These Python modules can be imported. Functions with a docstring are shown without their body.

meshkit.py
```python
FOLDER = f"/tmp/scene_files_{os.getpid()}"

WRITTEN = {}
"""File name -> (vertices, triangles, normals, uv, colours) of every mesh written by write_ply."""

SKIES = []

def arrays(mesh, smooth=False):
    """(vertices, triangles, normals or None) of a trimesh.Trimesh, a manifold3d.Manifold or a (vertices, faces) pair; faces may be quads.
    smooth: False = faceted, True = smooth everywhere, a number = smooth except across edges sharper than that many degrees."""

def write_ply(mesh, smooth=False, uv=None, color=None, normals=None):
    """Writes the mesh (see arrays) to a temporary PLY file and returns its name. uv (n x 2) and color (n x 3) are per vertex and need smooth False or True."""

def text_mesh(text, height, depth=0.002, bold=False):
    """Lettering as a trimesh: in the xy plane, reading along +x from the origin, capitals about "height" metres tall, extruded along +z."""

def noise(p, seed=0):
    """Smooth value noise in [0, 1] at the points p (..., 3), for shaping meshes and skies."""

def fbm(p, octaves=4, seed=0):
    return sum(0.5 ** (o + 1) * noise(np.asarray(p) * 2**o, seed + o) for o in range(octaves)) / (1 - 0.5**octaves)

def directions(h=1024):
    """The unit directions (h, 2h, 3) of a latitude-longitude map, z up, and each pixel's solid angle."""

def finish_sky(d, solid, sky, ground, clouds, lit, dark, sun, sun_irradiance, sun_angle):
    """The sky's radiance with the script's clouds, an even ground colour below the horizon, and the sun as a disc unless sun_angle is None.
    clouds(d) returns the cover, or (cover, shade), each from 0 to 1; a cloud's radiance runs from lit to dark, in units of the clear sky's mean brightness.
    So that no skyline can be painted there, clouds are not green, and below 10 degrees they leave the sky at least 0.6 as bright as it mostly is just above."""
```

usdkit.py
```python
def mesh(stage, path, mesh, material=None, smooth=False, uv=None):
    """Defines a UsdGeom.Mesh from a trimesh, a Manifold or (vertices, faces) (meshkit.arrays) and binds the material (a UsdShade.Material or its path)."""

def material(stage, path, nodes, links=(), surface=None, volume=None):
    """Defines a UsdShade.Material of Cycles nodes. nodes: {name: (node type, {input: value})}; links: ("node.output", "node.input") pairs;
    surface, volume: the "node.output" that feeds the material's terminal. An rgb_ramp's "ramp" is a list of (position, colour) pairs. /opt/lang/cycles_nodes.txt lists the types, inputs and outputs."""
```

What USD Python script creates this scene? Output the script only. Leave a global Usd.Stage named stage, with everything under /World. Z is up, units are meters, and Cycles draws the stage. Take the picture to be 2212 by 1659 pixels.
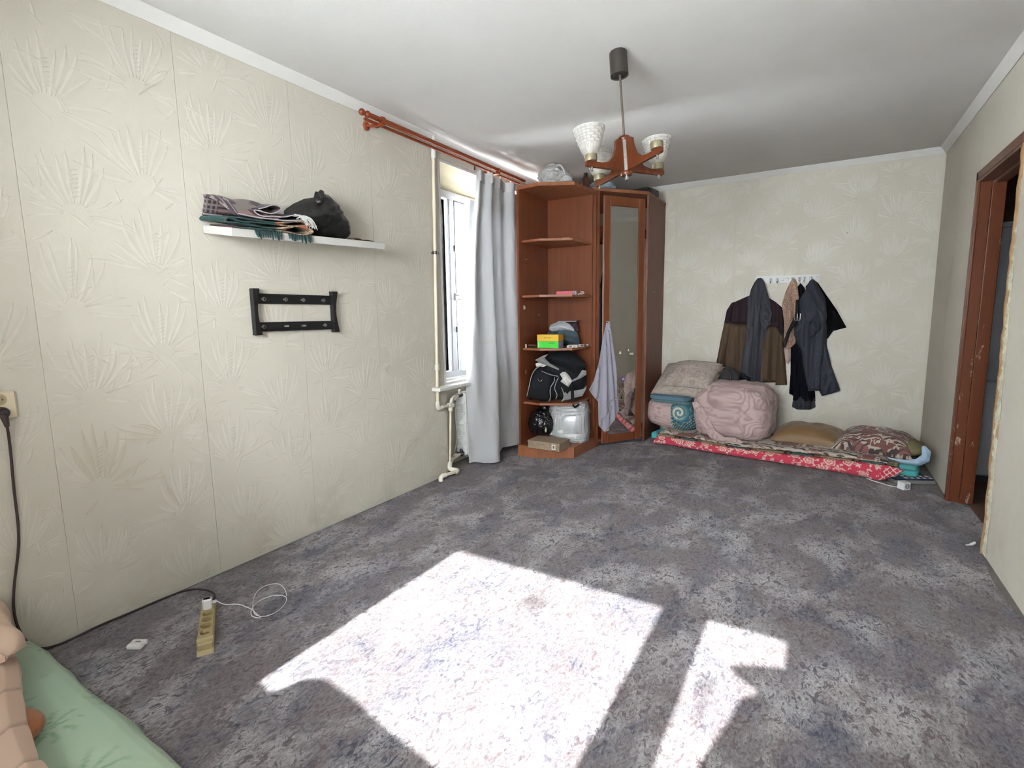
import math, numpy as np, trimesh, usdkit, meshkit
from pxr import Usd, UsdGeom, UsdLux, UsdShade, Gf, Sdf, Vt
from scipy.spatial import Delaunay
from scipy.interpolate import CubicSpline
from shapely.geometry import Polygon, Point, LineString
from shapely import contains_xy

stage = Usd.Stage.CreateInMemory()
UsdGeom.SetStageUpAxis(stage, 'Z'); UsdGeom.SetStageMetersPerUnit(stage, 1.0)
UsdGeom.Xform.Define(stage, '/World'); UsdGeom.Scope.Define(stage, '/World/Looks')
PI = math.pi

# ------------------------------------------------------------------ camera, sky, sun, exposure
def look_camera():
    eye, yaw, pitch, roll, f = (2.458, 0.0, 1.232), -0.543693, -0.132561, -0.0139024, 1107.74
    fw = np.array([math.sin(yaw)*math.cos(pitch), math.cos(yaw)*math.cos(pitch), math.sin(pitch)])
    r0 = np.array([math.cos(yaw), -math.sin(yaw), 0.0]); u0 = np.cross(r0, fw)
    r = math.cos(roll)*r0 + math.sin(roll)*u0; u = -math.sin(roll)*r0 + math.cos(roll)*u0
    c = UsdGeom.Camera.Define(stage, '/World/camera')
    m = Gf.Matrix4d(*r, 0, *u, 0, *(-fw), 0, *eye, 1)
    c.AddTransformOp().Set(m)
    c.CreateHorizontalApertureAttr(36.0); c.CreateVerticalApertureAttr(27.0)
    c.CreateFocalLengthAttr(36.0*f/2212); c.CreateClippingRangeAttr(Gf.Vec2f(0.02, 500))
    c.CreateExposureAttr(EXPOSURE)
EXPOSURE = 0.0
SKY, SUN, SUN_TAN = 16.5, 8.8, 0.768
look_camera()
dome = UsdLux.DomeLight.Define(stage, '/World/sky'); dome.CreateIntensityAttr(SKY); dome.CreateColorAttr(Gf.Vec3f(0.975, 0.985, 1.0))
sun = UsdLux.DistantLight.Define(stage, '/World/sun'); sun.CreateAngleAttr(0.53); sun.CreateNormalizeAttr(True); sun.CreateIntensityAttr(SUN); sun.CreateColorAttr(Gf.Vec3f(1.0, 0.975, 0.94))
sun.AddRotateXOp().Set(90.0 - math.degrees(math.atan(SUN_TAN)))          # shines along +y, downwards

# ------------------------------------------------------------------ helpers: prims
NUM = {}
def path_for(parent, name):
    k = (parent, name); n = NUM.get(k, 0); NUM[k] = n + 1
    return f'{parent}/{name}' + (f'_{n:03d}' if n else '')
def tag(prim, label=None, cat=None, group=None, kind=None):
    for k, v in (('label', label), ('category', cat), ('group', group), ('kind', kind)):
        if v: prim.SetCustomDataByKey(k, v)
    return prim
def emit(path, m, mat, smooth=False, col=None):
    g = usdkit.mesh(stage, path, m, mat, smooth=(True if col is not None and smooth else smooth))
    if col is not None:
        UsdGeom.PrimvarsAPI(g).CreatePrimvar('col', Sdf.ValueTypeNames.Color3fArray, 'vertex').Set(Vt.Vec3fArray.FromNumpy(np.asarray(col, np.float32)))
    g.CreateDoubleSidedAttr(True)
    return g.GetPrim()
def mv(m, d):
    v, f, n = meshkit.arrays(m); return (v + np.asarray(d, float), f)
class Thing:
    """An Xform at the thing's base; parts are given in world coordinates."""
    def __init__(s, name, label, cat, loc, group=None, kind=None):
        s.path = path_for('/World', name); s.loc = np.array(loc, float)
        x = UsdGeom.Xform.Define(stage, s.path); x.AddTranslateOp().Set(Gf.Vec3d(*map(float, loc)))
        tag(x.GetPrim(), label, cat, group, kind)
    def o(s, name, m, mat, smooth=False, col=None, under=None, label=None, kind=None):
        p = path_for(under or s.path, name)
        tag(emit(p, mv(m, -s.loc), mat, smooth, col), label, kind=kind)
        return p
def single(name, m, mat, label, cat, smooth=False, col=None, group=None, kind=None):
    p = path_for('/World', name); return tag(emit(p, m, mat, smooth, col), label, cat, group, kind)
def struct(name, m, mat, smooth=False, col=None, label=None):
    p = path_for('/World', name); tag(emit(p, m, mat, smooth, col), label, kind='structure'); return p
def piece(parent, name, m, mat, smooth=False, col=None, kind=None, label=None):
    p = path_for(parent, name); tag(emit(p, m, mat, smooth, col), label, kind=kind); return p

# ------------------------------------------------------------------ helpers: shapes
def cat(*ms):
    V, F, n = [], [], 0
    for m in ms:
        v, f, _ = meshkit.arrays(m); V.append(v); F.append(f + n); n += len(v)
    return np.vstack(V), np.vstack(F)
def box(lo, hi, c=0.0):
    lo, hi = np.minimum(lo, hi).astype(float), np.maximum(lo, hi).astype(float)
    if c <= 0:
        m = trimesh.creation.box(hi - lo); m.apply_translation((lo + hi)/2); return m
    c = min(c, 0.49*float((hi - lo).min())); P = []
    for ix in (0, 1):
        for iy in (0, 1):
            for iz in (0, 1):
                k = np.array([hi[0] if ix else lo[0], hi[1] if iy else lo[1], hi[2] if iz else lo[2]])
                d = np.array([-c if ix else c, -c if iy else c, -c if iz else c])
                for a in range(3):
                    q = k + d; q[a] = k[a]; P.append(q)
    return trimesh.convex.convex_hull(np.array(P))
def xf(m, M):
    v, f, _ = meshkit.arrays(m); M = np.asarray(M, float); return (v @ M[:3, :3].T + M[:3, 3], f)
def rotz(a, at=(0, 0, 0)): return trimesh.transformations.rotation_matrix(a, [0, 0, 1], at)
def rot(a, ax, at=(0, 0, 0)): return trimesh.transformations.rotation_matrix(a, ax, at)
def frame(o, U, V, N):
    M = np.eye(4); M[:3, 0], M[:3, 1], M[:3, 2], M[:3, 3] = U, V, N, o; return M
def unit(a): a = np.asarray(a, float); return a/np.linalg.norm(a)
def axis_frame(o, d):
    n = unit(d); a = np.array([0, 0, 1.0]) if abs(n[2]) < .9 else np.array([1.0, 0, 0])
    u = unit(np.cross(a, n)); return frame(o, u, np.cross(n, u), n)
def grid_faces(nu, nv, cu=False, cv=False):
    i, j = np.meshgrid(np.arange(nu if cu else nu - 1), np.arange(nv if cv else nv - 1), indexing='ij')
    i2, j2 = (i + 1) % nu, (j + 1) % nv
    a, b, c, d = i*nv + j, i2*nv + j, i2*nv + j2, i*nv + j2
    return np.vstack([np.stack([a, b, c], -1).reshape(-1, 3), np.stack([a, c, d], -1).reshape(-1, 3)])
def spline(pts, n, closed=False):
    p = np.asarray(pts, float)
    if closed: p = np.vstack([p, p[:1]])
    t = np.concatenate([[0], np.cumsum(np.linalg.norm(np.diff(p, axis=0), axis=1) + 1e-9)])
    return CubicSpline(t, p, bc_type='periodic' if closed else 'natural')(np.linspace(0, t[-1], n))
def tube(pts, r, n=10, closed=False, caps=True):
    p = np.asarray(pts, float); N = len(p)
    t = (np.roll(p, -1, 0) - np.roll(p, 1, 0)) if closed else np.gradient(p, axis=0)
    t /= np.linalg.norm(t, axis=1, keepdims=True) + 1e-12
    a = np.zeros_like(t); ref = np.array([0, 0, 1.0]) if abs(t[0][2]) < .9 else np.array([1.0, 0, 0])
    for i in range(N):
        ref = ref - t[i]*(ref @ t[i]); ref /= np.linalg.norm(ref) + 1e-12; a[i] = ref
    b = np.cross(t, a); ang = np.arange(n)*2*PI/n
    rr = np.broadcast_to(np.asarray(r, float), (N,))
    v = p[:, None] + rr[:, None, None]*(np.cos(ang)[None, :, None]*a[:, None] + np.sin(ang)[None, :, None]*b[:, None])
    f = grid_faces(N, n, closed, True); v = v.reshape(-1, 3)
    if caps and not closed:
        v = np.vstack([v, p[0], p[-1]]); k = np.arange(n); k2 = (k + 1) % n
        f = np.vstack([f, np.stack([np.full(n, N*n), k2, k], 1), np.stack([np.full(n, N*n + 1), (N-1)*n + k, (N-1)*n + k2], 1)])
    return v, f
def lathe(prof, n=32, M=None, closed=False):
    p = np.asarray(prof, float); ang = np.arange(n)*2*PI/n
    v = np.stack([p[:, None, 0]*np.cos(ang), p[:, None, 0]*np.sin(ang), np.repeat(p[:, 1:2], n, 1)], -1).reshape(-1, 3)
    f = grid_faces(len(p), n, closed, True)
    return xf((v, f[:, ::-1]), M) if M is not None else (v, f[:, ::-1])
def prism(poly, z0, z1, M=None):
    P = poly if isinstance(poly, Polygon) else Polygon(poly)
    m = trimesh.creation.extrude_polygon(P, z1 - z0, engine='earcut'); m.apply_translation([0, 0, z0])
    return xf(m, M) if M is not None else m
def sheet(fn, nu, nv, cu=False, cv=False):
    u, v = np.meshgrid(np.arange(nu)/(nu if cu else nu - 1), np.arange(nv)/(nv if cv else nv - 1), indexing='ij')
    return np.asarray(fn(u.ravel(), v.ravel())), grid_faces(nu, nv, cu, cv)
def thick(m, t):
    """A sheet given thickness t along its normals (closed at the border)."""
    v, f, _ = meshkit.arrays(m); tm = trimesh.Trimesh(v, f, process=False); n = np.zeros_like(v)
    fn = np.cross(v[f[:, 1]] - v[f[:, 0]], v[f[:, 2]] - v[f[:, 0]])
    for k in range(3): np.add.at(n, f[:, k], fn)
    n /= np.linalg.norm(n, axis=1, keepdims=True) + 1e-12
    e = np.sort(tm.edges, axis=1); uq, inv, cnt = np.unique(e, axis=0, return_inverse=True, return_counts=True)
    be = tm.edges[cnt[inv.ravel()] == 1]; N = len(v)
    side = np.vstack([np.stack([be[:, 1], be[:, 0], be[:, 0] + N], 1), np.stack([be[:, 1], be[:, 0] + N, be[:, 1] + N], 1)])
    return np.vstack([v + n*t/2, v - n*t/2]), np.vstack([f, f[:, ::-1] + N, side])
def nz(p, s, seed=0, o=3):
    return meshkit.fbm(np.asarray(p, float)*s + 37.1*seed, o, seed) - .5
def ridge(p, s, seed=0, o=3):
    return 1 - np.abs(nz(p, s, seed, o))*4
def pillow_mesh(w, d, h, n=48, seed=0, wr=.006, pinch=.10, flat=.35):
    """A pillow about the origin: bottom flatter; returns (verts, faces, st) with st the cloth coordinates."""
    u, v = np.meshgrid(np.linspace(-1, 1, n), np.linspace(-1, 1, n), indexing='ij'); u, v = u.ravel(), v.ravel()
    e = np.clip((1 - np.abs(u)**2.6)*(1 - np.abs(v)**2.6), 0, 1)**.48
    sx = w/2*u*(1 - pinch*(1 - np.abs(v)**1.5)*np.abs(u)**3 + .02*np.abs(v)**6); sy = d/2*v*(1 - pinch*(1 - np.abs(u)**1.5)*np.abs(v)**3)
    out = []
    for k, sg in ((0, 1), (1, -1)):
        z = sg*h*(e*((1 - flat) if sg > 0 else flat))
        P = np.stack([sx, sy, z], 1)
        q = nz(P, 14, seed + k, 3)*wr*3 + ridge(P, 7, seed + 5 + k, 2)*wr
        P[:, 2] += sg*q*e
        out.append(P)
    f = grid_faces(n, n)
    V = np.vstack(out); F = np.vstack([f, f[:, ::-1] + n*n])
    st = np.tile(np.stack([u*w/2, v*d/2], 1), (2, 1))
    return V, F, st
def blob(c, r, seed=0, sub=4, amp=.12, s=2.2, ex=1.0, wr=.03, ws=6, floor=None, top=None):
    """A lumpy, creased, sagging bag or heap. ex < 1 makes it boxier."""
    m = trimesh.creation.icosphere(sub); d = np.array(m.vertices)
    q = np.sign(d)*np.abs(d)**ex; q /= np.maximum(1e-9, np.abs(q).max(1, keepdims=True))**.0
    k = 1 + amp*2*nz(d, s, seed, 3) + wr*ridge(d, ws, seed + 3, 3)
    p = q*k[:, None]*np.asarray(r)[None] + np.asarray(c)[None]
    if floor is not None:
        z = p[:, 2]; p[:, 2] = np.where(z < floor + .02, floor + .02*np.exp((z - floor - .02)/.05), z)
    return p, np.array(m.faces)
def puff(poly, depth, o, U, V, N, res=.012, edge=.03, fold=None, base=.002, seed=0, dist_min=None):
    """A hanging or lying soft thing: the outline poly (in U, V metres) filled and swollen along N."""
    P = Polygon(poly)
    if not P.is_valid: P = P.buffer(0)
    ring = P.exterior; L = ring.length; nb = max(12, int(L/res))
    B = np.array([ring.interpolate(L*i/nb).coords[0] for i in range(nb)])
    x0, y0, x1, y1 = P.bounds
    gx, gy = np.meshgrid(np.arange(x0, x1, res), np.arange(y0, y1, res)); G = np.stack([gx.ravel(), gy.ravel()], 1)
    rng = np.random.default_rng(seed); G = G + rng.uniform(-.12, .12, G.shape)*res
    inner = P.buffer(-res*.55); G = G[contains_xy(inner, G[:, 0], G[:, 1])] if not inner.is_empty else np.zeros((0, 2))
    A = np.vstack([B, G]); T = Delaunay(A).simplices; cen = A[T].mean(1); T = T[contains_xy(P, cen[:, 0], cen[:, 1])]
    a, b, c = A[T[:, 0]], A[T[:, 1]], A[T[:, 2]]
    ar = (b[:, 0]-a[:, 0])*(c[:, 1]-a[:, 1]) - (b[:, 1]-a[:, 1])*(c[:, 0]-a[:, 0])
    T = np.where(ar[:, None] < 0, T[:, ::-1], T); T = T[np.abs(ar) > 1e-10]
    from scipy.spatial import cKDTree
    d = cKDTree(np.array([ring.interpolate(L*i/(nb*3)).coords[0] for i in range(nb*3)])).query(A)[0]; d[:nb] = 0
    h = depth*(1 - np.exp(-d/edge))
    if fold is not None: h = h + fold(A[:, 0], A[:, 1])*(1 - np.exp(-d/(edge*.6)))
    U, V, N, o = (np.asarray(q, float) for q in (U, V, N, o))
    top = o + A[:, :1]*U + A[:, 1:2]*V + (base + np.maximum(h, 0))[:, None]*N
    bot = o + A[:, :1]*U + A[:, 1:2]*V + 0*N
    n = len(A); k = np.arange(nb); k2 = (k + 1) % nb
    side = np.vstack([np.stack([k, k2 + n, k2], 1), np.stack([k, k + n, k2 + n], 1)])
    F = np.vstack([T, T[:, ::-1] + n, side if ring.is_ccw is False else side])
    if ring.is_ccw: F = np.vstack([T, T[:, ::-1] + n, np.vstack([np.stack([k, k + n, k2 + n], 1), np.stack([k, k2 + n, k2], 1)])])
    return np.vstack([top, bot]), F, np.vstack([A, A])

# ------------------------------------------------------------------ materials
def lin(r, g, b):
    f = lambda c: c/12.92 if c <= .04045 else ((c + .055)/1.055)**2.4
    return tuple(f(x/255) for x in (r, g, b))
MATS = {}
def mat(name, color=(.5, .5, .5), rough=.6, metal=0., var=0., vs=8., bump=0., bs=60., bd=.002, attr=False, sheen=0., coat=0., trans=0., spec=.5, alpha=1., translucent=0., stretch=(1, 1, 1), ior=1.5):
    if name in MATS: return MATS[name]
    N = {'p': ('principled_bsdf', {'base_color': color, 'roughness': rough, 'metallic': metal, 'sheen_weight': sheen, 'coat_weight': coat, 'transmission_weight': trans, 'specular_ior_level': spec, 'alpha': alpha, 'ior': ior}),
         'g': ('geometry', {}), 'mp': ('mapping', {'scale': stretch})}
    Lk = [('g.position', 'mp.vector')]; src = None
    if attr:
        N['at'] = ('attribute', {'attribute': 'col'}); src = 'at.color'
    if var > 0:
        N['n'] = ('noise_texture', {'scale': vs, 'detail': 5.0, 'roughness': .6})
        N['r'] = ('rgb_ramp', {'ramp': [(.25, (1 - var,)*3), (.75, (1 + var,)*3)]})
        N['m'] = ('mix', {'mix_type': 'multiply', 'fac': 1.0, 'color1': color})
        Lk += [('mp.vector', 'n.vector'), ('n.fac', 'r.fac'), ('r.color', 'm.color2')]
        if src: Lk.append((src, 'm.color1'))
        src = 'm.color'
    if src: Lk.append((src, 'p.base_color'))
    if bump > 0:
        N['bn'] = ('noise_texture', {'scale': bs, 'detail': 4.0, 'roughness': .55})
        N['b'] = ('bump', {'strength': bump, 'distance': bd})
        Lk += [('mp.vector', 'bn.vector'), ('bn.fac', 'b.height'), ('b.normal', 'p.normal')]
    surf = 'p.BSDF'
    if translucent > 0:
        N['tr'] = ('translucent_bsdf', {'color': color}); N['mx'] = ('mix_closure', {'fac': translucent})
        if src: Lk.append((src, 'tr.color'))
        Lk += [('p.BSDF', 'mx.closure1'), ('tr.BSDF', 'mx.closure2')]; surf = 'mx.closure'
    MATS[name] = usdkit.material(stage, f'/World/Looks/{name}', N, Lk, surface=surf); return MATS[name]
def custom(name, N, Lk, surface='p.BSDF'):
    MATS[name] = usdkit.material(stage, f'/World/Looks/{name}', N, Lk, surface=surface); return MATS[name]

PAPER = (.64, .61, .52)
custom('wallpaper', {
    'g': ('geometry', {}), 'n': ('noise_texture', {'scale': 1.3, 'detail': 3.0}), 'r': ('rgb_ramp', {'ramp': [(.3, (.67, .630, .552)), (.7, (.62, .583, .505))]}),
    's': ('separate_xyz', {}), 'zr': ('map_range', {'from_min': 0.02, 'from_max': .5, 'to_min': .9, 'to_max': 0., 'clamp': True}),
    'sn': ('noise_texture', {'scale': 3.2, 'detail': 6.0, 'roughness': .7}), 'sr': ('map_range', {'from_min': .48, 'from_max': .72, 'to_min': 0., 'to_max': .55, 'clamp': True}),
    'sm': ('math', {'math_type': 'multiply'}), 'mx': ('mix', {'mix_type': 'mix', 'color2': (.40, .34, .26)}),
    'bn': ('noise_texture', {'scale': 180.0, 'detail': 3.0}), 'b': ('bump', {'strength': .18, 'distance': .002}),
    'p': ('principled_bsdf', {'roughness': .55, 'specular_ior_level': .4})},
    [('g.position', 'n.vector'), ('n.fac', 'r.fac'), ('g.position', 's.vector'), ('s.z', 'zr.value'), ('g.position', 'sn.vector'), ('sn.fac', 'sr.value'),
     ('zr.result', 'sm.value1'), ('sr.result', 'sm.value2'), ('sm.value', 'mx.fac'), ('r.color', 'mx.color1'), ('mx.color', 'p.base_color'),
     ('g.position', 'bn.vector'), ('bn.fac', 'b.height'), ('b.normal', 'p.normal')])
mat('paper_relief', (.668, .642, .570), rough=.42, spec=.65)
mat('paper_relief_left', (.663, .625, .548), rough=.40, spec=.55)
mat('paper_stained', (.60, .545, .455), rough=.5)
mat('plaster', (.62, .60, .55), rough=.85, var=.08, bump=.3, bs=40)
mat('raw_plaster', (.66, .64, .50), rough=.9, var=.25, vs=22, bump=.9, bs=70, bd=.01)
mat('ceiling_paint', (.82, .815, .80), rough=.9, bump=.35, bs=230, bd=.002, var=.03, vs=3)
mat('cove_foam', (.80, .79, .77), rough=.7, bump=.15, bs=120)
mat('upvc', (.82, .84, .87), rough=.25, spec=.5)
mat('sill_white', (.78, .77, .74), rough=.4, var=.08)
mat('gasket', (.05, .055, .075), rough=.5)
mat('reveal_cream', (.80, .72, .52), rough=.8, var=.05)
mat('pipe_plastic', (.80, .72, .56), rough=.35)
mat('pipe_fitting', (.84, .80, .70), rough=.35)
mat('chrome', (.75, .75, .74), rough=.15, metal=1.)
mat('dark_metal', (.12, .12, .12), rough=.35, metal=.8)
custom('pane_glass', {'t': ('transparent_bsdf', {'color': (.93, .95, .95)}), 'gl': ('glossy_bsdf', {'color': (1, 1, 1), 'roughness': .0}), 'f': ('fresnel', {'IOR': 1.45}), 'm': ('mix_closure', {})},
       [('f.fac', 'm.fac'), ('t.BSDF', 'm.closure1'), ('gl.BSDF', 'm.closure2')], surface='m.closure')
def cherry(name, c1, c2, rough=.38):
    return custom(name, {'g': ('geometry', {}), 'mp': ('mapping', {'scale': (22, 22, 1.1)}), 'n': ('noise_texture', {'scale': 1.0, 'detail': 5.0, 'roughness': .6, 'distortion': .4}),
        'mp2': ('mapping', {'scale': (170, 170, 5)}), 'n2': ('noise_texture', {'scale': 1.0, 'detail': 2.0}), 'r': ('rgb_ramp', {'ramp': [(.28, c1), (.72, c2)]}),
        'r2': ('rgb_ramp', {'ramp': [(.35, (.93, .93, .93)), (.6, (1.03, 1.03, 1.03))]}), 'm': ('mix', {'mix_type': 'multiply', 'fac': 1.0}), 'p': ('principled_bsdf', {'roughness': rough, 'specular_ior_level': .45})},
        [('g.position', 'mp.vector'), ('mp.vector', 'n.vector'), ('n.fac', 'r.fac'), ('g.position', 'mp2.vector'), ('mp2.vector', 'n2.vector'), ('n2.fac', 'r2.fac'), ('r.color', 'm.color1'), ('r2.color', 'm.color2'), ('m.color', 'p.base_color')])
cherry('cherry', (0.1290, 0.0348, 0.0132), (0.1800, 0.0540, 0.0216))
cherry('cherry_edge', (0.2448, 0.0884, 0.0408), (0.2992, 0.1156, 0.0578), .32)
cherry('wardrobe_side', (0.1240, 0.0446, 0.0248), (0.1612, 0.0608, 0.0347), .4)
cherry('lamp_wood', (0.0729, 0.0152, 0.0042), (0.1093, 0.0258, 0.0066), .3)
cherry('rod_wood', (0.1860, 0.0310, 0.0099), (0.2232, 0.0422, 0.0136), .28)
mat('mirror', (.92, .94, .90), rough=.005, metal=1.)
custom('frame_paint', {'g': ('geometry', {}), 'mp': ('mapping', {'scale': (1, 1, .35)}), 'n': ('noise_texture', {'scale': 14.0, 'detail': 6.0, 'roughness': .75}), 'r': ('rgb_ramp', {'ramp': [(.62, (.112, .030, .012)), (.675, (.40, .31, .24))]}),
        'p': ('principled_bsdf', {'roughness': .3})},
        [('g.position', 'mp.vector'), ('mp.vector', 'n.vector'), ('n.fac', 'r.fac'), ('r.color', 'p.base_color')])

# ------------------------------------------------------------------ the room
W, L, H, YR = 3.219, 5.415, 2.5, -0.45
T = .35
WY0, WY1, WZ0, WZ1 = 3.085, 4.62, .70, 2.352          # left window opening
floor = struct('floor', box((-.3, YR - .3, -.12), (4.6, L + .9, -.006)), mat('screed', (.22, .20, .18), rough=.9, var=.2))
ceiling = struct('ceiling', box((-.35, YR - .35, H), (W + .12, L + .3, H + .15)), 'ceil' and MATS['ceiling_paint'])
wl = [box((-T, YR, 0), (-.002, WY0, H)), box((-T, WY0, WZ1), (-.002, WY1, H)), box((-T, WY1, 0), (-.002, L + .2, H)), box((-T, WY0 - .015, 0), (-.16, WY1, WZ0 - .03))]
wall_left = struct('wall_left', cat(*wl), MATS['plaster'])
wall_back = struct('wall_back', box((-.002, L + .002, 0), (W + .12, L + .2, H)), MATS['plaster'])
# right wall: far piece beyond the doorway, lintel, near piece with a broken edge
DY0, DY1, DZ = 3.40, 4.19, 2.0
rng = np.random.default_rng(5)
zz = np.linspace(0, 2.05, 42)
edge = 3.335 + .07*np.clip(zz/1.5, 0, 1) + rng.uniform(-.012, .012, len(zz)); edge[-1] = 3.43
near = [(YR, 0)] + list(zip(edge, zz)) + [(3.43, H), (YR, H)]
MX = frame((W + .002, 0, 0), (0, 1, 0), (0, 0, 1), (1, 0, 0))
wall_right = struct('wall_right', cat(prism(near, 0, .115, MX), box((W + .002, DY1 + .012, 0), (W + .117, L, H)), box((W + .002, 3.43, 2.055), (W + .117, DY1 + .012, H))), MATS['plaster'])

# wallpaper drops: each hung strip a piece, seams left open
def blade(c, w, h=.0004):
    """A raised leaf blade: two slanted half-blades along the centre line c (2-D), half-width w; the vein between them left open."""
    c = np.asarray(c, float); t = np.gradient(c, axis=0); t /= np.linalg.norm(t, axis=1, keepdims=True) + 1e-12; nn = np.stack([-t[:, 1], t[:, 0]], 1); w = np.asarray(w)[:, None]
    V, F, n = [], [], len(c); i = np.arange(n - 1)
    for k, s in enumerate((1, -1)):
        V += [np.c_[c + nn*s*np.minimum(.0012, w*.5), np.full(n, h*2.6)], np.c_[c + nn*s*w, np.full(n, h)]]
        o = 2*k*n; q = np.vstack([np.stack([i + o, i + o + 1, i + o + n + 1], 1), np.stack([i + o, i + o + n + 1, i + o + n], 1)])
        F.append(q if s < 0 else q[:, ::-1])
    return np.vstack(V), np.vstack(F)
def leaf_blades(x0, x1, z0, z1, seed, keep, per=.275, row=.36):
    """The embossed pattern: tulip-like fans with a hatched heart, long grass blades spreading below them."""
    rng = np.random.default_rng(seed); out = []
    def add(b, a, ln, wd, bend, n=9):
        t = np.linspace(0, 1, n); th = a + bend*t*t
        c = np.cumsum(np.stack([np.sin(th), np.cos(th)], 1)*ln/(n - 1), 0) + b
        w = np.sin(PI*np.clip(t*.94 + .03, 0, 1)**.85)**.85*wd/2
        ok = (c[:, 0] - w > x0 + .003) & (c[:, 0] + w < x1 - .003) & (c[:, 1] > z0 + .01) & (c[:, 1] < z1 - .01) & keep(c[:, 0], c[:, 1])
        if ok.sum() >= 4:
            i = np.flatnonzero(ok); i = i[:np.argmax(np.diff(np.r_[i, 99]) > 1) + 1]
            if len(i) >= 4: out.append((c[i], w[i]))
    for ix in range(int((x1 - x0)/per) + 2):
        for iz in range(int((z1 - z0)/row) + 2):
            b = np.array([x0 + (ix - .5)*per + rng.uniform(-.03, .03), z0 + (iz - 1)*row + (row/2 if ix % 2 else 0) + rng.uniform(-.02, .02)])
            for a in np.linspace(-.62, .62, 7) + rng.uniform(-.05, .05, 7):
                add(b + np.array([math.sin(a), math.cos(a)*.6])*.03, a, rng.uniform(.17, .23)*(1 - .15*abs(a)), rng.uniform(.020, .030), -a*.75 + rng.uniform(-.1, .1))
            for q in range(7):                                     # hatched heart
                add(b + np.array([-.012, .06 + q*.016]), 1.15, .028, .007, 0., 5)
            for a in np.r_[rng.uniform(-2.0, -.8, 4), rng.uniform(.8, 2.0, 4)]:
                add(b + np.array([math.sin(a), math.cos(a)])*.025, a, rng.uniform(.10, .20), rng.uniform(.016, .024), rng.uniform(-.5, .5))
            for k in range(5):
                add(b + rng.uniform(-.12, .12, 2), rng.uniform(-1, 1), rng.uniform(.05, .10), rng.uniform(.010, .016), rng.uniform(-.4, .4), 7)
    return out
def paper(parent, edges, z0, z1, M, relief, seed, skip=None):
    for i, (a, b) in enumerate(zip(edges[:-1], edges[1:])):
        pts = Polygon([(a + .0007, z0), (b - .0007, z0), (b - .0007, z1), (a + .0007, z1)])
        if skip is not None: pts = pts.difference(skip)
        if pts.is_empty: continue
        for g in getattr(pts, 'geoms', [pts]):
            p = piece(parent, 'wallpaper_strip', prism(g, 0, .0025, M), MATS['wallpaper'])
        inn = pts.buffer(-.006)
        st = leaf_blades(a, b, z0, min(z1, 2.45), seed + i, lambda x, z: contains_xy(inn, x, z))
        top_ = M @ frame((0, 0, .0025), (1, 0, 0), (0, 1, 0), (0, 0, 1))
        dirty = lambda c: relief == 'paper_relief_left' and math.hypot(c[:, 0].mean() - .95, (c[:, 1].mean() - .60)*.8) < .17
        for nm, sel, mt in (('leaf_relief', [q for q in st if not dirty(q[0])], relief), ('stained_leaf_relief', [q for q in st if dirty(q[0])], 'paper_stained')):
            if sel: piece(p, nm, xf(cat(*[blade(*q) for q in sel]), top_), MATS[mt], kind='stuff')
ML = frame((-.0022, 0, 0), (0, 1, 0), (0, 0, 1), (1, 0, 0))
win_cut = Polygon([(WY0 - .02, -.1), (WY0 - .02, 2.375), (WY1 + .02, 2.375), (WY1 + .02, -.1)])
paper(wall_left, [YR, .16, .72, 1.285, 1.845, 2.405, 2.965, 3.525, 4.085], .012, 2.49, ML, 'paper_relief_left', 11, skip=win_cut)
MB = frame((0, L + .0022, 0), (1, 0, 0), (0, 0, 1), (0, -1, 0))
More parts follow.
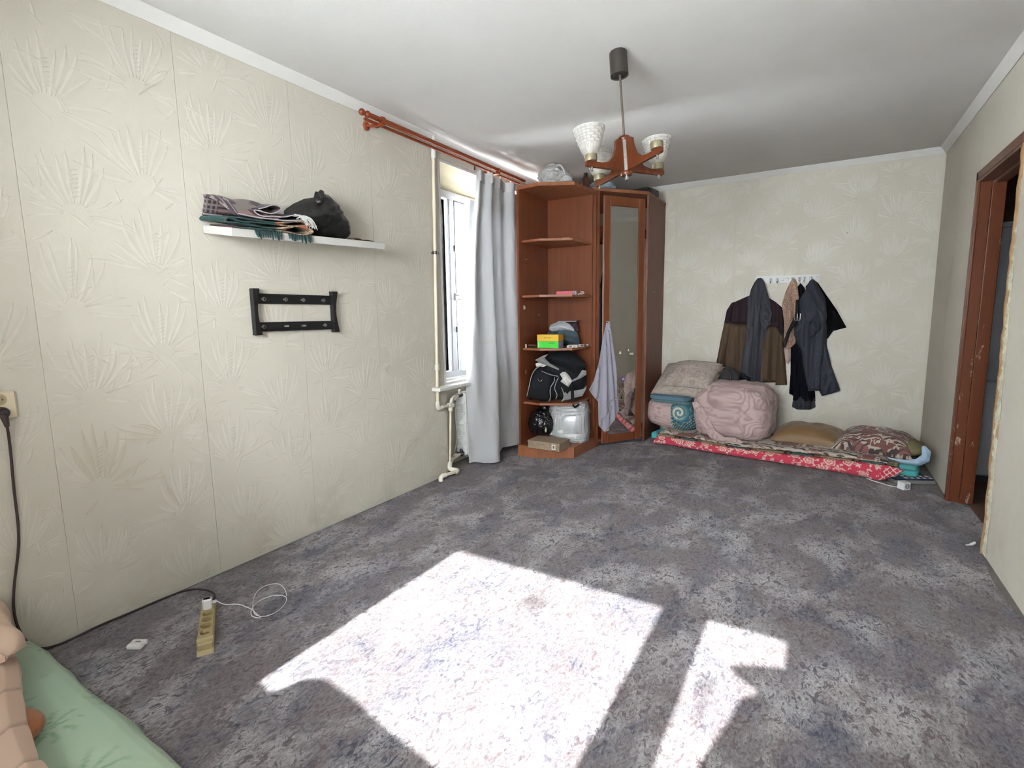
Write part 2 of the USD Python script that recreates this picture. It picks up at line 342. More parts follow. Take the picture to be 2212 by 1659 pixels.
paper(wall_back, [.60, 1.142, 1.692, 2.240, 2.790, W - .003], .012, 2.49, MB, 'paper_relief', 41)
MR = frame((W + .0022, 0, 0), (0, 1, 0), (0, 0, 1), (-1, 0, 0))
def right_strip(poly):
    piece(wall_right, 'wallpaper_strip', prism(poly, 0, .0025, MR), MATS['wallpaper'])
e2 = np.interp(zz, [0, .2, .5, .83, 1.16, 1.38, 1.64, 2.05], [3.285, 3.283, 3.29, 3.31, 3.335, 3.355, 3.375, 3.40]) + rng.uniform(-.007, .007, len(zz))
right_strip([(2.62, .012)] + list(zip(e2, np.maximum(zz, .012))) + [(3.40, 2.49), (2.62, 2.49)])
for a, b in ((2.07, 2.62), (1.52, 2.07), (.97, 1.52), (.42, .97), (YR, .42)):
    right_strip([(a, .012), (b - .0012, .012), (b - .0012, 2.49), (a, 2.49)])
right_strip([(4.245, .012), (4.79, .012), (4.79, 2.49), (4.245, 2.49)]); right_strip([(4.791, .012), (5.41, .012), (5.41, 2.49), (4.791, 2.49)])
right_strip([(3.4012, 2.055), (4.2438, 2.055), (4.2438, 2.49), (3.4012, 2.49)])

# rear wall (behind the camera) with its window and the glazed balcony door that let the sun in
RX0, RX1, RZ1 = .87, 1.945, 2.15
LX0, DX1 = .87, 2.98                                                # window from LX0, balcony door to DX1; unseen cloths cover the rest to shape the sun patches
rw = [box((-.3, YR - .3, 0), (LX0, YR, H)), box((LX0, YR - .3, 0), (RX1, YR, .90)), box((LX0, YR - .3, RZ1), (DX1, YR, H)), box((RX1, YR - .3, 0), (2.13, YR, RZ1)), box((DX1, YR - .3, 0), (W + .12, YR, H))]
struct('wall_rear', cat(*rw), MATS['plaster'])
w2 = Thing('window_2', None, None, (1.4, YR - .2, .9), kind='structure')
w2.o('window_frame', cat(box((LX0 - .05, YR - .29, RZ1), (DX1 + .05, YR - .22, RZ1 + .06)), box((LX0 - .05, YR - .29, .84), (LX0, YR - .22, RZ1)), box((RX1, YR - .29, 0), (2.13, YR - .22, RZ1)), box((2.41, YR - .29, 0), (2.46, YR - .22, RZ1)), box((DX1, YR - .29, 0), (DX1 + .05, YR - .22, RZ1))), MATS['upvc'])
for x0, x1, z0 in ((RX0, RX1, .9), (2.13, 2.41, .02), (2.46, DX1, .02)): w2.o('pane', box((x0, YR - .262, z0), (x1, YR - .258, RZ1)), MATS['pane_glass'])
sunz = lambda y, yp: SUN_TAN*(y - yp)
yc = YR - .18
mat('blocker_cloth', (.86, .86, .85), rough=.9, translucent=.6)
sil = [(x, sunz(y, yc)) for x, y in ((.858, 2.3), (.858, 1.6), (.86, .93), (.955, .905), (.975, .96), (.998, 1.013), (1.06, 1.045), (1.211, 1.03), (1.40, .995), (1.612, .965), (1.96, .95))]
hc = Polygon([(.86, .86)] + sil[2:] + [(1.96, .86)])
def fall(poly, y, fr): return puff(list(poly.exterior.coords)[:-1], .003, (0, y, 0), (1, 0, 0), (0, 0, 1), (0, 1, 0), res=.03, fold=lambda x, z: .010 + .010*np.sin(x*fr + .6*np.sin(z*4)))[:2]
w2.o('unseen_lower_blocker', fall(hc, yc, 55), MATS['blocker_cloth'], smooth=True)  # out of view, outlined to cut the near edge of the wide sun patch
yd = YR - .03
sd = [(x, sunz(y, yd)) for x, y in ((2.43, 1.885), (2.36, 1.872), (2.28, 1.835), (2.244, 1.80), (2.27, 1.765), (2.35, 1.712), (2.30, 1.665), (2.277, 1.533), (2.25, 1.42), (2.226, 1.32), (2.21, 1.1), (2.20, .6))]
w2.o('unseen_side_blocker', fall(Polygon([(3.0, .1), (3.0, 2.2), (2.44, 2.2)] + sd + [(2.2, .1)]), yd, 60), MATS['blocker_cloth'], smooth=True)  # out of view, shaped to shade the curved side of the smaller sun patch

# unseen pegs on a line outside, placed to cast blurred shadows on the patches
yk = -1.5
for x, y in ((1.39, 1.79), (1.42, 1.815), (1.455, 1.82), (1.49, 1.83), (2.174, 1.66), (2.202, 1.667), (2.197, 1.54)):
    zk = sunz(y, yk); w2.o('unseen_peg', box((x - .007, yk - .006, zk - .04), (x + .007, yk + .006, zk + .035), .002), mat('peg_wood', (.45, .33, .2), rough=.7))
w2.o('unseen_line', tube([(.5, yk, sunz(1.885, yk) + .035), (3.1, yk, sunz(1.62, yk) + .035)], .0015, 6), mat('line_grey', (.5, .5, .5), rough=.7))

# cove mouldings
cv = [(0, 0), (0, -.045), (.006, -.047), (.016, -.036), (.030, -.018), (.042, -.008), (.047, 0)]
def cove(n, M, ln): struct(n, prism(cv, 0, ln, M), MATS['cove_foam'], smooth=25)
cove('trim_1', frame((.0003, YR, H), (1, 0, 0), (0, 0, 1), (0, -1, 0)) @ np.diag([1, 1, -1, 1]), L - YR)
cove('trim_2', frame((.02, L - .0003, H), (0, -1, 0), (0, 0, 1), (1, 0, 0)), W - .02)
cove('trim_3', frame((W - .0003, YR, H), (-1, 0, 0), (0, 0, 1), (0, 1, 0)), L - YR)

# carpet
custom('carpet', {
    'g': ('geometry', {}), 'mp': ('mapping', {'scale': (1.0, .55, 1.0), 'rotation': (0, 0, .05)}),
    'z1': ('noise_texture', {'scale': 4.2, 'detail': 5.0, 'roughness': .6}), 'base': ('rgb_ramp', {'ramp': [(.34, (.086, .083, .108)), (.46, (.114, .096, .111)), (.55, (.116, .090, .096)), (.66, (.140, .128, .141))]}),
    'z2': ('noise_texture', {'scale': 5.2, 'detail': 5.0, 'roughness': .66, 'distortion': .5}), 'navy': ('map_range', {'from_min': .535, 'from_max': .615, 'to_min': 0., 'to_max': .95, 'clamp': True}),
    'mpn': ('mapping', {'scale': (1.0, .7, 1.0), 'location': (3.3, 7.7, 0)}),
    'nb': ('noise_texture', {'scale': 60.0, 'detail': 3.0, 'roughness': .7}), 'nbr': ('map_range', {'from_min': .36, 'from_max': .62, 'to_min': .15, 'to_max': 1., 'clamp': True}), 'nm': ('math', {'math_type': 'multiply'}),
    'm1': ('mix', {'mix_type': 'mix', 'color2': (.028, .033, .066)}),
    'mpl': ('mapping', {'scale': (1.0, .6, 1.0), 'location': (-4.1, 2.2, 0)}), 'z3': ('noise_texture', {'scale': 4.4, 'detail': 5.0, 'roughness': .65, 'distortion': .4}), 'lm': ('map_range', {'from_min': .46, 'from_max': .63, 'to_min': 0.24, 'to_max': 1., 'clamp': True}),
    'fil': ('noise_texture', {'scale': 44.0, 'detail': 4.0, 'roughness': .62, 'distortion': 1.1}), 'fr': ('rgb_ramp', {'ramp': [(.34, (0, 0, 0)), (.43, (.18, .18, .18)), (.47, (.95, .95, .95)), (.51, (.45, .45, .45)), (.56, (.85, .85, .85)), (.66, (.1, .1, .1))]}),
    'lf': ('math', {'math_type': 'multiply', 'use_clamp': True}), 'm2': ('mix', {'mix_type': 'mix', 'color2': (.46, .44, .46)}),
    'gr': ('noise_texture', {'scale': 110.0, 'detail': 3.0, 'roughness': .7, 'distortion': .8}), 'grr': ('rgb_ramp', {'ramp': [(.3, (.60, .60, .60)), (.7, (1.38, 1.38, 1.38))]}), 'm3': ('mix', {'mix_type': 'multiply', 'fac': 1.0}),
    'b': ('bump', {'strength': .5, 'distance': .004}), 'p': ('principled_bsdf', {'roughness': .95, 'specular_ior_level': .15, 'sheen_weight': .1})},
    [('g.position', 'mp.vector'), ('mp.vector', 'z1.vector'), ('z1.fac', 'base.fac'), ('g.position', 'mpn.vector'), ('mpn.vector', 'z2.vector'), ('z2.fac', 'navy.value'), ('mp.vector', 'nb.vector'), ('nb.fac', 'nbr.value'),
     ('navy.result', 'nm.value1'), ('nbr.result', 'nm.value2'), ('nm.value', 'm1.fac'), ('base.color', 'm1.color1'),
     ('g.position', 'mpl.vector'), ('mpl.vector', 'z3.vector'), ('z3.fac', 'lm.value'), ('mp.vector', 'fil.vector'), ('fil.fac', 'fr.fac'), ('fr.color', 'lf.value1'), ('lm.result', 'lf.value2'), ('lf.value', 'm2.fac'),
     ('m1.color', 'm2.color1'), ('mp.vector', 'gr.vector'), ('gr.fac', 'grr.fac'), ('m2.color', 'm3.color1'), ('grr.color', 'm3.color2'), ('m3.color', 'p.base_color'), ('gr.fac', 'b.height'), ('b.normal', 'p.normal')])
cy = np.linspace(YR + .01, L - .01, 60); wob = .004*np.sin(cy*9) + .003*np.sin(cy*23)
single('carpet', prism([(.006 + a, y) for a, y in zip(wob, cy)] + [(W - .02 - a*2, y) for a, y in zip(wob[::-1], cy[::-1]) if y > 4.20] + [(W + .095, 4.17), (W + .10, 3.75), (W + .09, 3.46)] + [(W - .02 - a*2, y) for a, y in zip(wob[::-1], cy[::-1]) if y < 3.33], -.006, 0.0), MATS['carpet'], 'mottled grey, navy and off-white carpet covering the whole floor', 'carpet')

# ------------------------------------------------------------------ left window, radiator niche, sill
w1 = Thing('window_1', None, None, (-.15, 3.85, .74), kind='structure')
FX0, FX1 = -.185, -.125
w1.o('window_frame', cat(box((FX0, 3.085, .735), (FX1, 3.145, 2.21), .004), box((FX0, 4.56, .735), (FX1, 4.62, 2.21), .004), box((FX0, 3.145, 2.15), (FX1, 4.56, 2.21), .004), box((FX0, 3.145, .735), (FX1, 4.56, .79), .004), box((FX0, 3.345, .79), (FX1, 3.41, 2.15), .004)), MATS['upvc'], smooth=30)
w1.o('gasket', cat(*[box((FX1 - .012, a, .79), (FX1 + .001, a + .007, 2.15)) for a in (3.148, 3.335, 3.413)] + [box((FX1 - .012, 3.42, 2.143), (FX1 + .001, 4.55, 2.15))]), MATS['gasket'])
w1.o('pane', box((-.158, 3.145, .79), (-.154, 3.345, 2.15)), MATS['pane_glass'])
RS = rot(math.atan2(.10, 1.36), [0, 1, 0], (-.12, 4, .79))       # the open sash leans into the room at its top
sb = [box((-.125, 3.42, .785), (-.07, 3.50, 2.15), .004), box((-.125, 4.47, .785), (-.07, 4.55, 2.15), .004), box((-.125, 3.50, .785), (-.07, 4.47, .865), .004), box((-.125, 3.50, 2.07), (-.07, 4.47, 2.15), .004)]
sash = w1.o('tilted_sash', xf(cat(*sb), RS), MATS['upvc'], smooth=30)
w1.o('sash_gasket', xf(cat(box((-.071, 3.500, .865), (-.0685, 3.506, 2.07)), box((-.071, 3.506, .859), (-.0685, 4.47, .865)), box((-.071, 3.5, 2.07), (-.0685, 4.47, 2.076))), RS), MATS['gasket'], under=sash)
w1.o('pane', xf(box((-.10, 3.50, .865), (-.096, 4.47, 2.07)), RS), MATS['pane_glass'], under=sash)
w1.o('handle', xf(cat(box((-.07, 3.447, 1.30), (-.060, 3.473, 1.37), .003), tube([(-.06, 3.46, 1.335), (-.035, 3.46, 1.335), (-.030, 3.46, 1.325), (-.030, 3.46, 1.22)], .007, 8)), RS), mat('handle_metal', (.55, .55, .56), rough=.25, metal=.9), under=sash)
w1.o('latch', cat(box((-.125, 3.385, 1.36), (-.115, 3.40, 1.42), .002), tube([(-.115, 3.392, 1.405), (-.09, 3.40, 1.40)], .004, 6)), MATS['dark_metal'])
for z in (1.1, 1.75): w1.o('hinge', box((-.125, 3.395, z), (-.112, 3.412, z + .05), .002), MATS['dark_metal'])
rev = [(-.002, 2.352), (-.19, 2.205), (-.36, 2.205), (-.36, 2.37), (-.002, 2.37)]
w1.o('top_reveal', prism(rev, 0, WY1 - WY0, frame((0, WY1, 0), (1, 0, 0), (0, 0, 1), (0, -1, 0))), MATS['reveal_cream'])
w1.o('corner_bead', cat(box((-.003, WY0 - .018, .70), (.004, WY0 + .002, 2.37), .0015), box((-.003, WY0 + .002, 2.352), (.004, WY1, 2.37), .0015)), mat('bead_white', (.70, .67, .68), rough=.5))
w1.o('window_sill', cat(box((-.19, WY0 + .002, .69), (-.003, WY1, .728), .003), box((-.003, 2.912, .682), (.078, WY1, .712), .006)), MATS['sill_white'], smooth=30)
piece(wall_left, 'wallpaper_strip', box((-.1585, WY0 - .012, .01), (-.155, 3.62, .66)), MATS['wallpaper'])
piece(wall_left, 'wallpaper_strip', box((-.157, WY0 - .0165, .01), (-.003, WY0 - .013, .675)), MATS['wallpaper'])

rad = Thing('radiator', 'white sectional radiator under the window, half hidden by the curtain', 'radiator', (-.06, 3.75, .06))
rw_ = mat('radiator_white', (.80, .81, .80), rough=.3)
for k in range(8):
    y = 3.36 + k*.082
    fins = [box((-.125, y + .036, .10), (-.015, y + .044, .60), .002), box((-.018, y + .006, .085), (-.012, y + .074, .61), .002), box((-.085, y + .004, .075), (-.035, y + .078, .125), .012), box((-.085, y + .004, .565), (-.035, y + .078, .615), .012)]
    if k == 0: fins += [box((-.125 + .03*(j % 2), y - .004, .13 + j*.042), (-.065 + .03*(j % 2), y + .038, .13 + j*.042 + .024), .004) for j in range(11)] + [box((-.125, y + .004, .10), (-.02, y + .010, .60), .002)]
    rad.o('section', cat(*fins), rw_, smooth=30)
for z in (.095, .59):
    v = rad.o('valve', cat(tube([(-.06, 3.30, z), (-.06, 3.365, z)], .013, 12), lathe([(0, -.014), (.017, -.014), (.017, .014), (0, .014)], 6, axis_frame((-.06, 3.335, z), (0, 1, 0)))), MATS['dark_metal'], smooth=35)
    rad.o('valve_knob', cat(lathe([(0, 0), (.011, 0), (.013, .03), (.010, .036), (0, .036)], 14, frame((-.055, 3.325, z + .012), (1, 0, 0), (0, 1, 0), (0, 0, 1)))), MATS['pipe_fitting'] if z > .3 else MATS['dark_metal'], smooth=35, under=v)
rad.o('drain_hose', tube(spline([(-.10, 3.34, .56), (-.105, 3.33, .42), (-.10, 3.335, .26), (-.11, 3.32, .14), (-.12, 3.28, .03)], 24), .004, 6), mat('hose_cream', (.75, .71, .58), rough=.5), smooth=True)

pp = Thing('heating_pipe', 'cream plastic heating riser running down beside the window to the radiator', 'pipe', (.03, 2.95, 0))
rp = .0125
pm, pf = MATS['pipe_plastic'], MATS['pipe_fitting']
pp.o('riser', tube([(.03, 2.987, 2.498), (.03, 2.965, 1.6), (.03, 2.942, .60)], rp, 14), pm, smooth=35)
pp.o('sleeve', cat(lathe([(.013, -.16), (.018, -.155), (.018, .0), (.013, .0)], 14, frame((.03, 2.987, 2.498), (1, 0, 0), (0, 1, 0), (0, 0, 1)))), MATS['cove_foam'], smooth=35)
pp.o('pipe_clamp', cat(lathe([(.013, -.012), (.0165, -.012), (.0165, .012), (.013, .012)], 16, frame((.03, 2.969, 1.69), (1, 0, 0), (0, 1, 0), (0, 0, 1))), box((.028, 2.985, 1.68), (.034, 3.005, 1.70), .002), box((-.001, 2.962, 1.684), (.02, 2.975, 1.696))), MATS['dark_metal'], smooth=35)
def coupling(p, d, r=.019, h=.025):
    return lathe([(r*.75, -h), (r, -h*.8), (r, h*.8), (r*.75, h)], 14, axis_frame(p, d))
pp.o('coupling', coupling((.03, 2.948, .86), (0, 0, 1)), pf, smooth=35)
pp.o('elbow', tube(spline([(.03, 2.941, .605), (.03, 2.940, .575), (.031, 2.952, .556), (.033, 2.985, .555)], 14), .0185, 14), pf, smooth=35)
pp.o('branch', tube([(.033, 2.975, .555), (.036, 3.065, .555)], rp, 12), pm, smooth=35)
pp.o('tee', cat(coupling((.037, 3.085, .555), (0, 1, 0), .02, .03), coupling((.037, 3.085, .53), (0, 0, 1), .018, .02), tube([(.037, 3.10, .56), (-.01, 3.16, .57), (-.05, 3.22, .575)], .0155, 12)), pf, smooth=35)
pp.o('branch', cat(tube([(-.04, 3.20, .575), (-.06, 3.31, .59)], rp, 12), coupling((-.052, 3.25, .582), (-.02, .1, .015), .019, .022)), pm, smooth=35)
pp.o('bypass', tube([(.037, 3.085, .53), (.02, 3.095, .32), (.01, 3.09, .10)], .0095, 10), pm, smooth=35)
pp.o('tee', coupling((.01, 3.09, .085), (0, 0, 1), .019, .022), pf, smooth=35)
pp.o('coupling', coupling((-.025, 3.15, .095), (-.35, 1, .12), .02, .026), pf, smooth=35)
pp.o('coupling', coupling((-.05, 3.24, .10), (-.2, 1, .05), .02, .024), pf, smooth=35)
pp.o('branch', cat(tube([(.01, 3.09, .085), (-.025, 3.15, .095), (-.06, 3.31, .098)], rp, 12)), pm, smooth=35)
pp.o('elbow', cat(tube(spline([(.01, 3.09, .07), (.02, 3.075, .055), (.06, 3.085, .045), (.085, 3.085, .042), (.088, 3.06, .04)], 16), .0175, 12)), pf, smooth=35)
pp.o('branch', tube([(.088, 3.06, .04), (.062, 2.955, .038)], rp, 12), pm, smooth=35)
pp.o('elbow', tube(spline([(.066, 2.968, .038), (.056, 2.935, .036), (.052, 2.925, .024), (.052, 2.924, .0)], 14), .0185, 12), pf, smooth=35)

# ------------------------------------------------------------------ curtain rod
rod = Thing('curtain_rod', 'red-brown wooden double curtain rod with ball finials above the window', 'curtain rod', (.1, 3.2, 2.40))
rod.o('rod', tube([(.12, 2.30, 2.404), (.12, 4.125, 2.412)], .0145, 16), MATS['rod_wood'], smooth=35)
fin = [(0, -.060), (.010, -.058), (.017, -.050), (.019, -.041), (.016, -.031), (.009, -.024), (.007, -.018), (.012, -.014), (.018, -.008), (.020, 0), (.018, .010), (.0145, .018)]
rod.o('finial', lathe(fin, 20, axis_frame((.12, 2.285, 2.404), (0, 1, 0.004))), MATS['rod_wood'], smooth=50)
rod.o('rail', box((.066, 2.30, 2.386), (.082, 4.12, 2.402), .004), MATS['rod_wood'], smooth=30)
for y in (2.405, 3.70):
    b = rod.o('bracket', cat(tube(spline([(.012, y - .02, 2.39), (.045, y - .006, 2.388), (.08, y, 2.384), (.12, y, 2.384)], 14), [.008]*5 + [.009]*4 + [.008]*5, 10), box((.06, y - .012, 2.374), (.13, y + .012, 2.388), .004), lathe([(.0145, -.014), (.020, -.012), (.0225, 0), (.020, .012), (.0145, .014)], 20, axis_frame((.12, y, 2.405), (0, 1, 0)))), MATS['rod_wood'], smooth=40)
    rod.o('wall_plate', lathe([(0, .014), (.016, .013), (.024, .008), (.026, .003), (.026, 0), (0, 0)], 20, axis_frame((.001, y - .02, 2.39), (1, 0, 0))), MATS['rod_wood'], smooth=40, under=b)
for y in (3.43, 3.62, 3.80, 3.97):
    rod.o('glider', cat(box((.069, y - .005, 2.355), (.079, y + .005, 2.388), .001)), MATS['dark_metal'] if y == 3.43 else MATS['pipe_fitting'])

# ------------------------------------------------------------------ curtain
CUR = {2.345: [(.08, 3.436), (.12, 3.429), (.1, 3.528), (.15, 3.539), (.08, 3.673), (.11, 3.703), (.08, 3.859), (.12, 3.876), (.05, 4.03)],
       1.6: [(.05, 3.354), (.12, 3.331), (.09, 3.47), (.16, 3.512), (.07, 3.663), (.11, 3.679), (.09, 3.821), (.13, 3.87), (.05, 4.035)],
       .7: [(.03, 3.3), (.11, 3.308), (.13, 3.41), (.19, 3.511), (.07, 3.72), (.11, 3.762), (.11, 3.871), (.14, 3.934), (.05, 4.096)],
       .03: [(.01, 3.337), (.03, 3.381), (.1, 3.395), (.207, 3.484), (.07, 3.721), (.08, 3.751), (.112, 3.818), (.145, 3.926), (.06, 4.08)]}
def cur_point(u, v):
    zs = sorted(CUR); cs = [spline(np.array(CUR[z]), 200) for z in zs]
    zmin = .028 + .045*np.clip((u - .56)/.05, 0, 1)
    z = zmin + (2.345 - zmin)*v
    X = np.zeros((len(u), 2)); A = np.stack([np.stack([np.interp(u, np.linspace(0, 1, 200), c[:, k]) for k in (0, 1)], 1) for c in cs], 0)
    for i in range(len(zs) - 1):
        m = (z >= zs[i] - 1e-6 if i == 0 else z > zs[i]) & (z <= zs[i+1] + 1e-6) if i > 0 else (z <= zs[1])
        t = np.clip((z - zs[i])/(zs[i+1] - zs[i]), 0, 1)[:, None]; t = t*t*(3 - 2*t)*.5 + t*.5
        X[m] = (A[i]*(1 - t) + A[i+1]*t)[m]
    P = np.stack([X[:, 0], X[:, 1], z], 1)
    w = np.stack([u*3, z*1.2, u*0], 1)
    P[:, 0] += .016*nz(w, 3, 3, 3)*(1 - v*.3) + .006*ridge(np.stack([u*5 + z*1.5, z*2, u*0], 1), 1.6, 8, 2)
    return P
g = sheet(cur_point, 150, 170)
cz = g[0][:, 2]; cy_ = g[0][:, 1]
cc = np.tile(np.array([.60, .605, .625]), (len(cz), 1))
for zl, y0, y1, sd, k in ((1.02, 3.33, 3.60, 1, .25), (1.12, 3.66, 3.95, 2, .22), (.90, 3.66, 3.93, 3, .15), (.78, 3.7, 3.9, 4, .10)):   # old damp tide lines in the cloth
    line = zl + .05*(nz(np.stack([cy_*7, cy_*0, cy_*0], 1), 1, sd, 3)) + (.35*(cy_ - 3.8) if sd == 3 else 0)
    m = np.exp(-((cz - line)/.009)**2)*((cy_ > y0) & (cy_ < y1))*k
    cc = cc*(1 - m[:, None]) + np.array([.48, .42, .33])*m[:, None]
ct = Thing('curtain', 'pale grey-white curtain with faint tide marks hanging beside the cherry shelf unit', 'curtain', (.1, 3.7, .03))
ct.o('drape', thick(g, .0025), mat('curtain_cloth', (.74, .745, .765), rough=.85, attr=True, translucent=.22, bump=.25, bs=350, bd=.001), smooth=True, col=np.vstack([cc, cc]))
hd = sheet(lambda u, v: cur_point(u, 1 + 0*v) + np.stack([.004 + 0*u, 0*u, -.075 + .078*v], 1), 150, 6)
ct.o('heading_tape', thick(hd, .003), mat('curtain_tape', (.66, .66, .675), rough=.8, translucent=.15), smooth=True)
fl = sheet(lambda u, v: np.stack([.06 + .03*np.sin(u*3) - .01*v, 3.93 + .17*u, 2.30 - .03*u - v*(.19*(1 - u) + .005)], 1), 24, 18)
ct.o('folded_corner', thick(fl, .003), MATS['curtain_tape'], smooth=True)
ln = sheet(lambda u, v: np.stack([.035 + .012*np.sin(u*9 + v) + 0*v, 3.93 + .27*u, .05 + 2.25*v], 1), 40, 30)
ct.o('lining', thick(ln, .003), mat('curtain_lining', (.52, .51, .53), rough=.9, translucent=.15), smooth=True)

# ------------------------------------------------------------------ doorway and hall beyond
d1 = Thing('door_1', None, None, (W, 4.19, 0), kind='structure')
fp = MATS['frame_paint']
d1.o('architrave', cat(box((W - .014, DY1 + .008, 0), (W + .001, DY1 + .046, 2.045), .003), box((W - .007, DY1 - .002, 0), (W + .001, DY1 + .012, 2.0), .002)), fp, smooth=30)
d1.o('jamb', cat(box((W + .001, DY1, 0), (W + .054, DY1 + .012, 2.0), .002), box((W + .054, DY1 - .012, 0), (W + .118, DY1 + .012, 2.0), .003)), fp, smooth=30)
cherry('head_brown', (.11, .05, .03), (.15, .068, .042), .4)
d1.o('head_architrave', box((W - .014, 3.38, 2.0), (W + .001, DY1 + .046, 2.05), .003), MATS['head_brown'], smooth=30)
d1.o('head_lining', cat(box((W - .010, 3.40, 1.985), (W + .06, DY1, 2.0), .002), box((W + .06, 3.40, 1.97), (W + .118, DY1, 2.0), .002)), MATS['head_brown'], smooth=30)
ed = np.interp(zz, zz, edge)
rp_ = [(min(a + .004, b - .012), z) for a, b, z in zip(e2, edge, zz)]; lp_ = [(b, z) for b, z in zip(edge, zz)]
fo = puff(rp_ + lp_[::-1], .006, (W + .002, 0, 0), (0, 1, 0), (0, 0, 1), (-1, 0, 0), res=.016, edge=.012, fold=lambda y, z: .006*np.random.default_rng(3).uniform(-1, 1, len(y)))
d1.o('raw_plaster', fo[:2], MATS['raw_plaster'], smooth=True)
sp = [(b + .002 + .004*math.sin(k*1.3), z) for k, (b, z) in enumerate(zip(edge, zz))]
d1.o('splintered_stop', prism([(y - .012 - .004*math.sin(k*2.1), z) for k, (y, z) in enumerate(sp)] + [(y + .006, z) for y, z in sp[::-1]], 0, .012, frame((W + .003, 0, 0), (0, 1, 0), (0, 0, 1), (-1, 0, 0))), mat('bare_pine', (.36, .22, .11), rough=.7, var=.25, vs=15, stretch=(1, 1, .2)))
d1.o('splinter_chip', puff([(3.30, .60), (3.345, .595), (3.35, .66), (3.325, .69), (3.30, .665)], .006, (W, 0, 0), (0, 1, 0), (0, 0, 1), (-1, 0, 0), res=.01)[:2], mat('chip_tan', (.42, .30, .19), rough=.7))
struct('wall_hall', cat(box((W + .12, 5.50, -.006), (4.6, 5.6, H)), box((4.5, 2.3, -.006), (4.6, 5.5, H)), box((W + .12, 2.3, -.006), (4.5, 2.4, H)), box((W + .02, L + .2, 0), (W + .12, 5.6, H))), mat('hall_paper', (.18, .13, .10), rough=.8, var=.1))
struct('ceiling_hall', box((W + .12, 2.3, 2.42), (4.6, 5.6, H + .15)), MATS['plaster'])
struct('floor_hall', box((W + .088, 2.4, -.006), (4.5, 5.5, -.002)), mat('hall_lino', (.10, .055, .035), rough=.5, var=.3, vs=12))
fr = Thing('refrigerator', 'tall white two-door refrigerator standing in the dark hall beyond the doorway', 'refrigerator', (3.75, 5.05, 0))
fw = mat('fridge_white', (.68, .70, .78), rough=.3)
fr.o('body', box((3.40, 4.80, .04), (4.0, 5.38, 1.80), .01), fw, smooth=30)
fr.o('freezer_door', box((3.40, 4.755, .055), (4.0, 4.798, .730), .008), fw, smooth=30)
fr.o('upper_door', box((3.40, 4.755, .742), (4.0, 4.798, 1.775), .008), fw, smooth=30)
fr.o('top_cover', box((3.395, 4.765, 1.781), (4.005, 5.385, 1.812), .006), fw, smooth=30)
fr.o('plinth', box((3.42, 4.80, -.002), (3.98, 5.36, .04)), MATS['gasket'])

# ------------------------------------------------------------------ outside the left window
ob = Thing('brick_building', 'pale pinkish panel building seen through the tilted window', 'building', (-12, 20, -6))
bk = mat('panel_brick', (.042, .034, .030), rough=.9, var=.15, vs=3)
for r in range(6):
    for c in range(5):
        x = -19 + c*2.6 + (r % 2)*.0; z = -6.2 + r*1.65
        ob.o('wall_panel', box((x, 20, z), (x + 2.54, 20.3, z + 1.6), .03), bk)
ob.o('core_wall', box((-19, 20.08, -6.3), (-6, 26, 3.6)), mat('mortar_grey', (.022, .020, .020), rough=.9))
def bare_tree(base, hh, seed, label):
    rng = np.random.default_rng(seed); segs = []
    def grow(p, d, ln, r, dep):
        pts = [p]; q = p
        for k in range(4):
            d = unit(d + rng.normal(0, .12, 3)); q = q + d*ln/4; pts.append(q)
        segs.append(tube(pts, np.linspace(r, r*.65, 5), 5 if dep < 3 else 3, caps=False))
        if dep < 5:
            for k in range(3 if dep < 4 else 4):
                grow(pts[-1 - (k % 3 if dep else 0)], unit(d + rng.normal(0, .55, 3) + [0, 0, .15]), ln*rng.uniform(.6, .8), r*.58, dep + 1)
    grow(np.array(base, float), np.array([0, 0, 1.0]), hh*.34, hh*.018, 0)
    t = Thing('bare_tree', label, 'tree', base)
    t.o('trunk', segs[0], mat('bark', (.045, .028, .024), rough=.9), smooth=True)
    t.o('branches', cat(*segs[1:]), mat('twig_red', (.045, .032, .032), rough=.9), kind='stuff')
bare_tree((-7.2, 12.9, -6.2), 10.4, 3, 'bare reddish tree behind the window glass, in front of the pale building')
struct('ground_outside', box((-60, 2, -6.3), (-3, 60, -6.2)), mat('dirt', (.06, .055, .05), rough=.95, var=.2, vs=.5), label='ground outside the window')

# ------------------------------------------------------------------ open end shelf unit
ch, ce, ws = MATS['cherry'], MATS['cherry_edge'], MATS['wardrobe_side']
su = Thing('shelf_unit', 'tall open cherry shelf unit with angled shelves between curtain and wardrobe', 'shelf unit', (.45, 4.1, 0))
su.o('back_panel', box((.209, 3.832, .09), (.227, 4.386, 2.272), .0015), ch, smooth=30)
su.o('side_panel', box((.227, 4.368, .09), (.668, 4.386, 2.272), .0015), ch, smooth=30)
ST = [(.207, 3.835), (.421, 3.825), (.676, 3.968), (.700, 4.36), (.700, 4.388), (.207, 4.388)]
def slab(poly, z0, z1, c=.002):
    a = Polygon(poly); return cat(prism(a.buffer(-c), z0, z1), prism(a, z0 + c, z1 - c))
su.o('top_board', slab([(.207, 3.85), (.421, 3.825), (.676, 3.968), (.700, 4.36), (.700, 4.388), (.207, 4.388)], 2.272, 2.300), ce)
SH = [(.227, 3.885), (.40, 3.868), (.645, 3.998), (.660, 4.368), (.227, 4.368)]
for z in (1.862, 1.402, .950, .476):
    su.o('shelf', slab(SH, z - .018, z), ce)
su.o('base', slab([(.207, 3.812), (.402, 3.815), (.678, 3.965), (.700, 4.36), (.700, 4.388), (.207, 4.388)], 0.0, .098), ce)
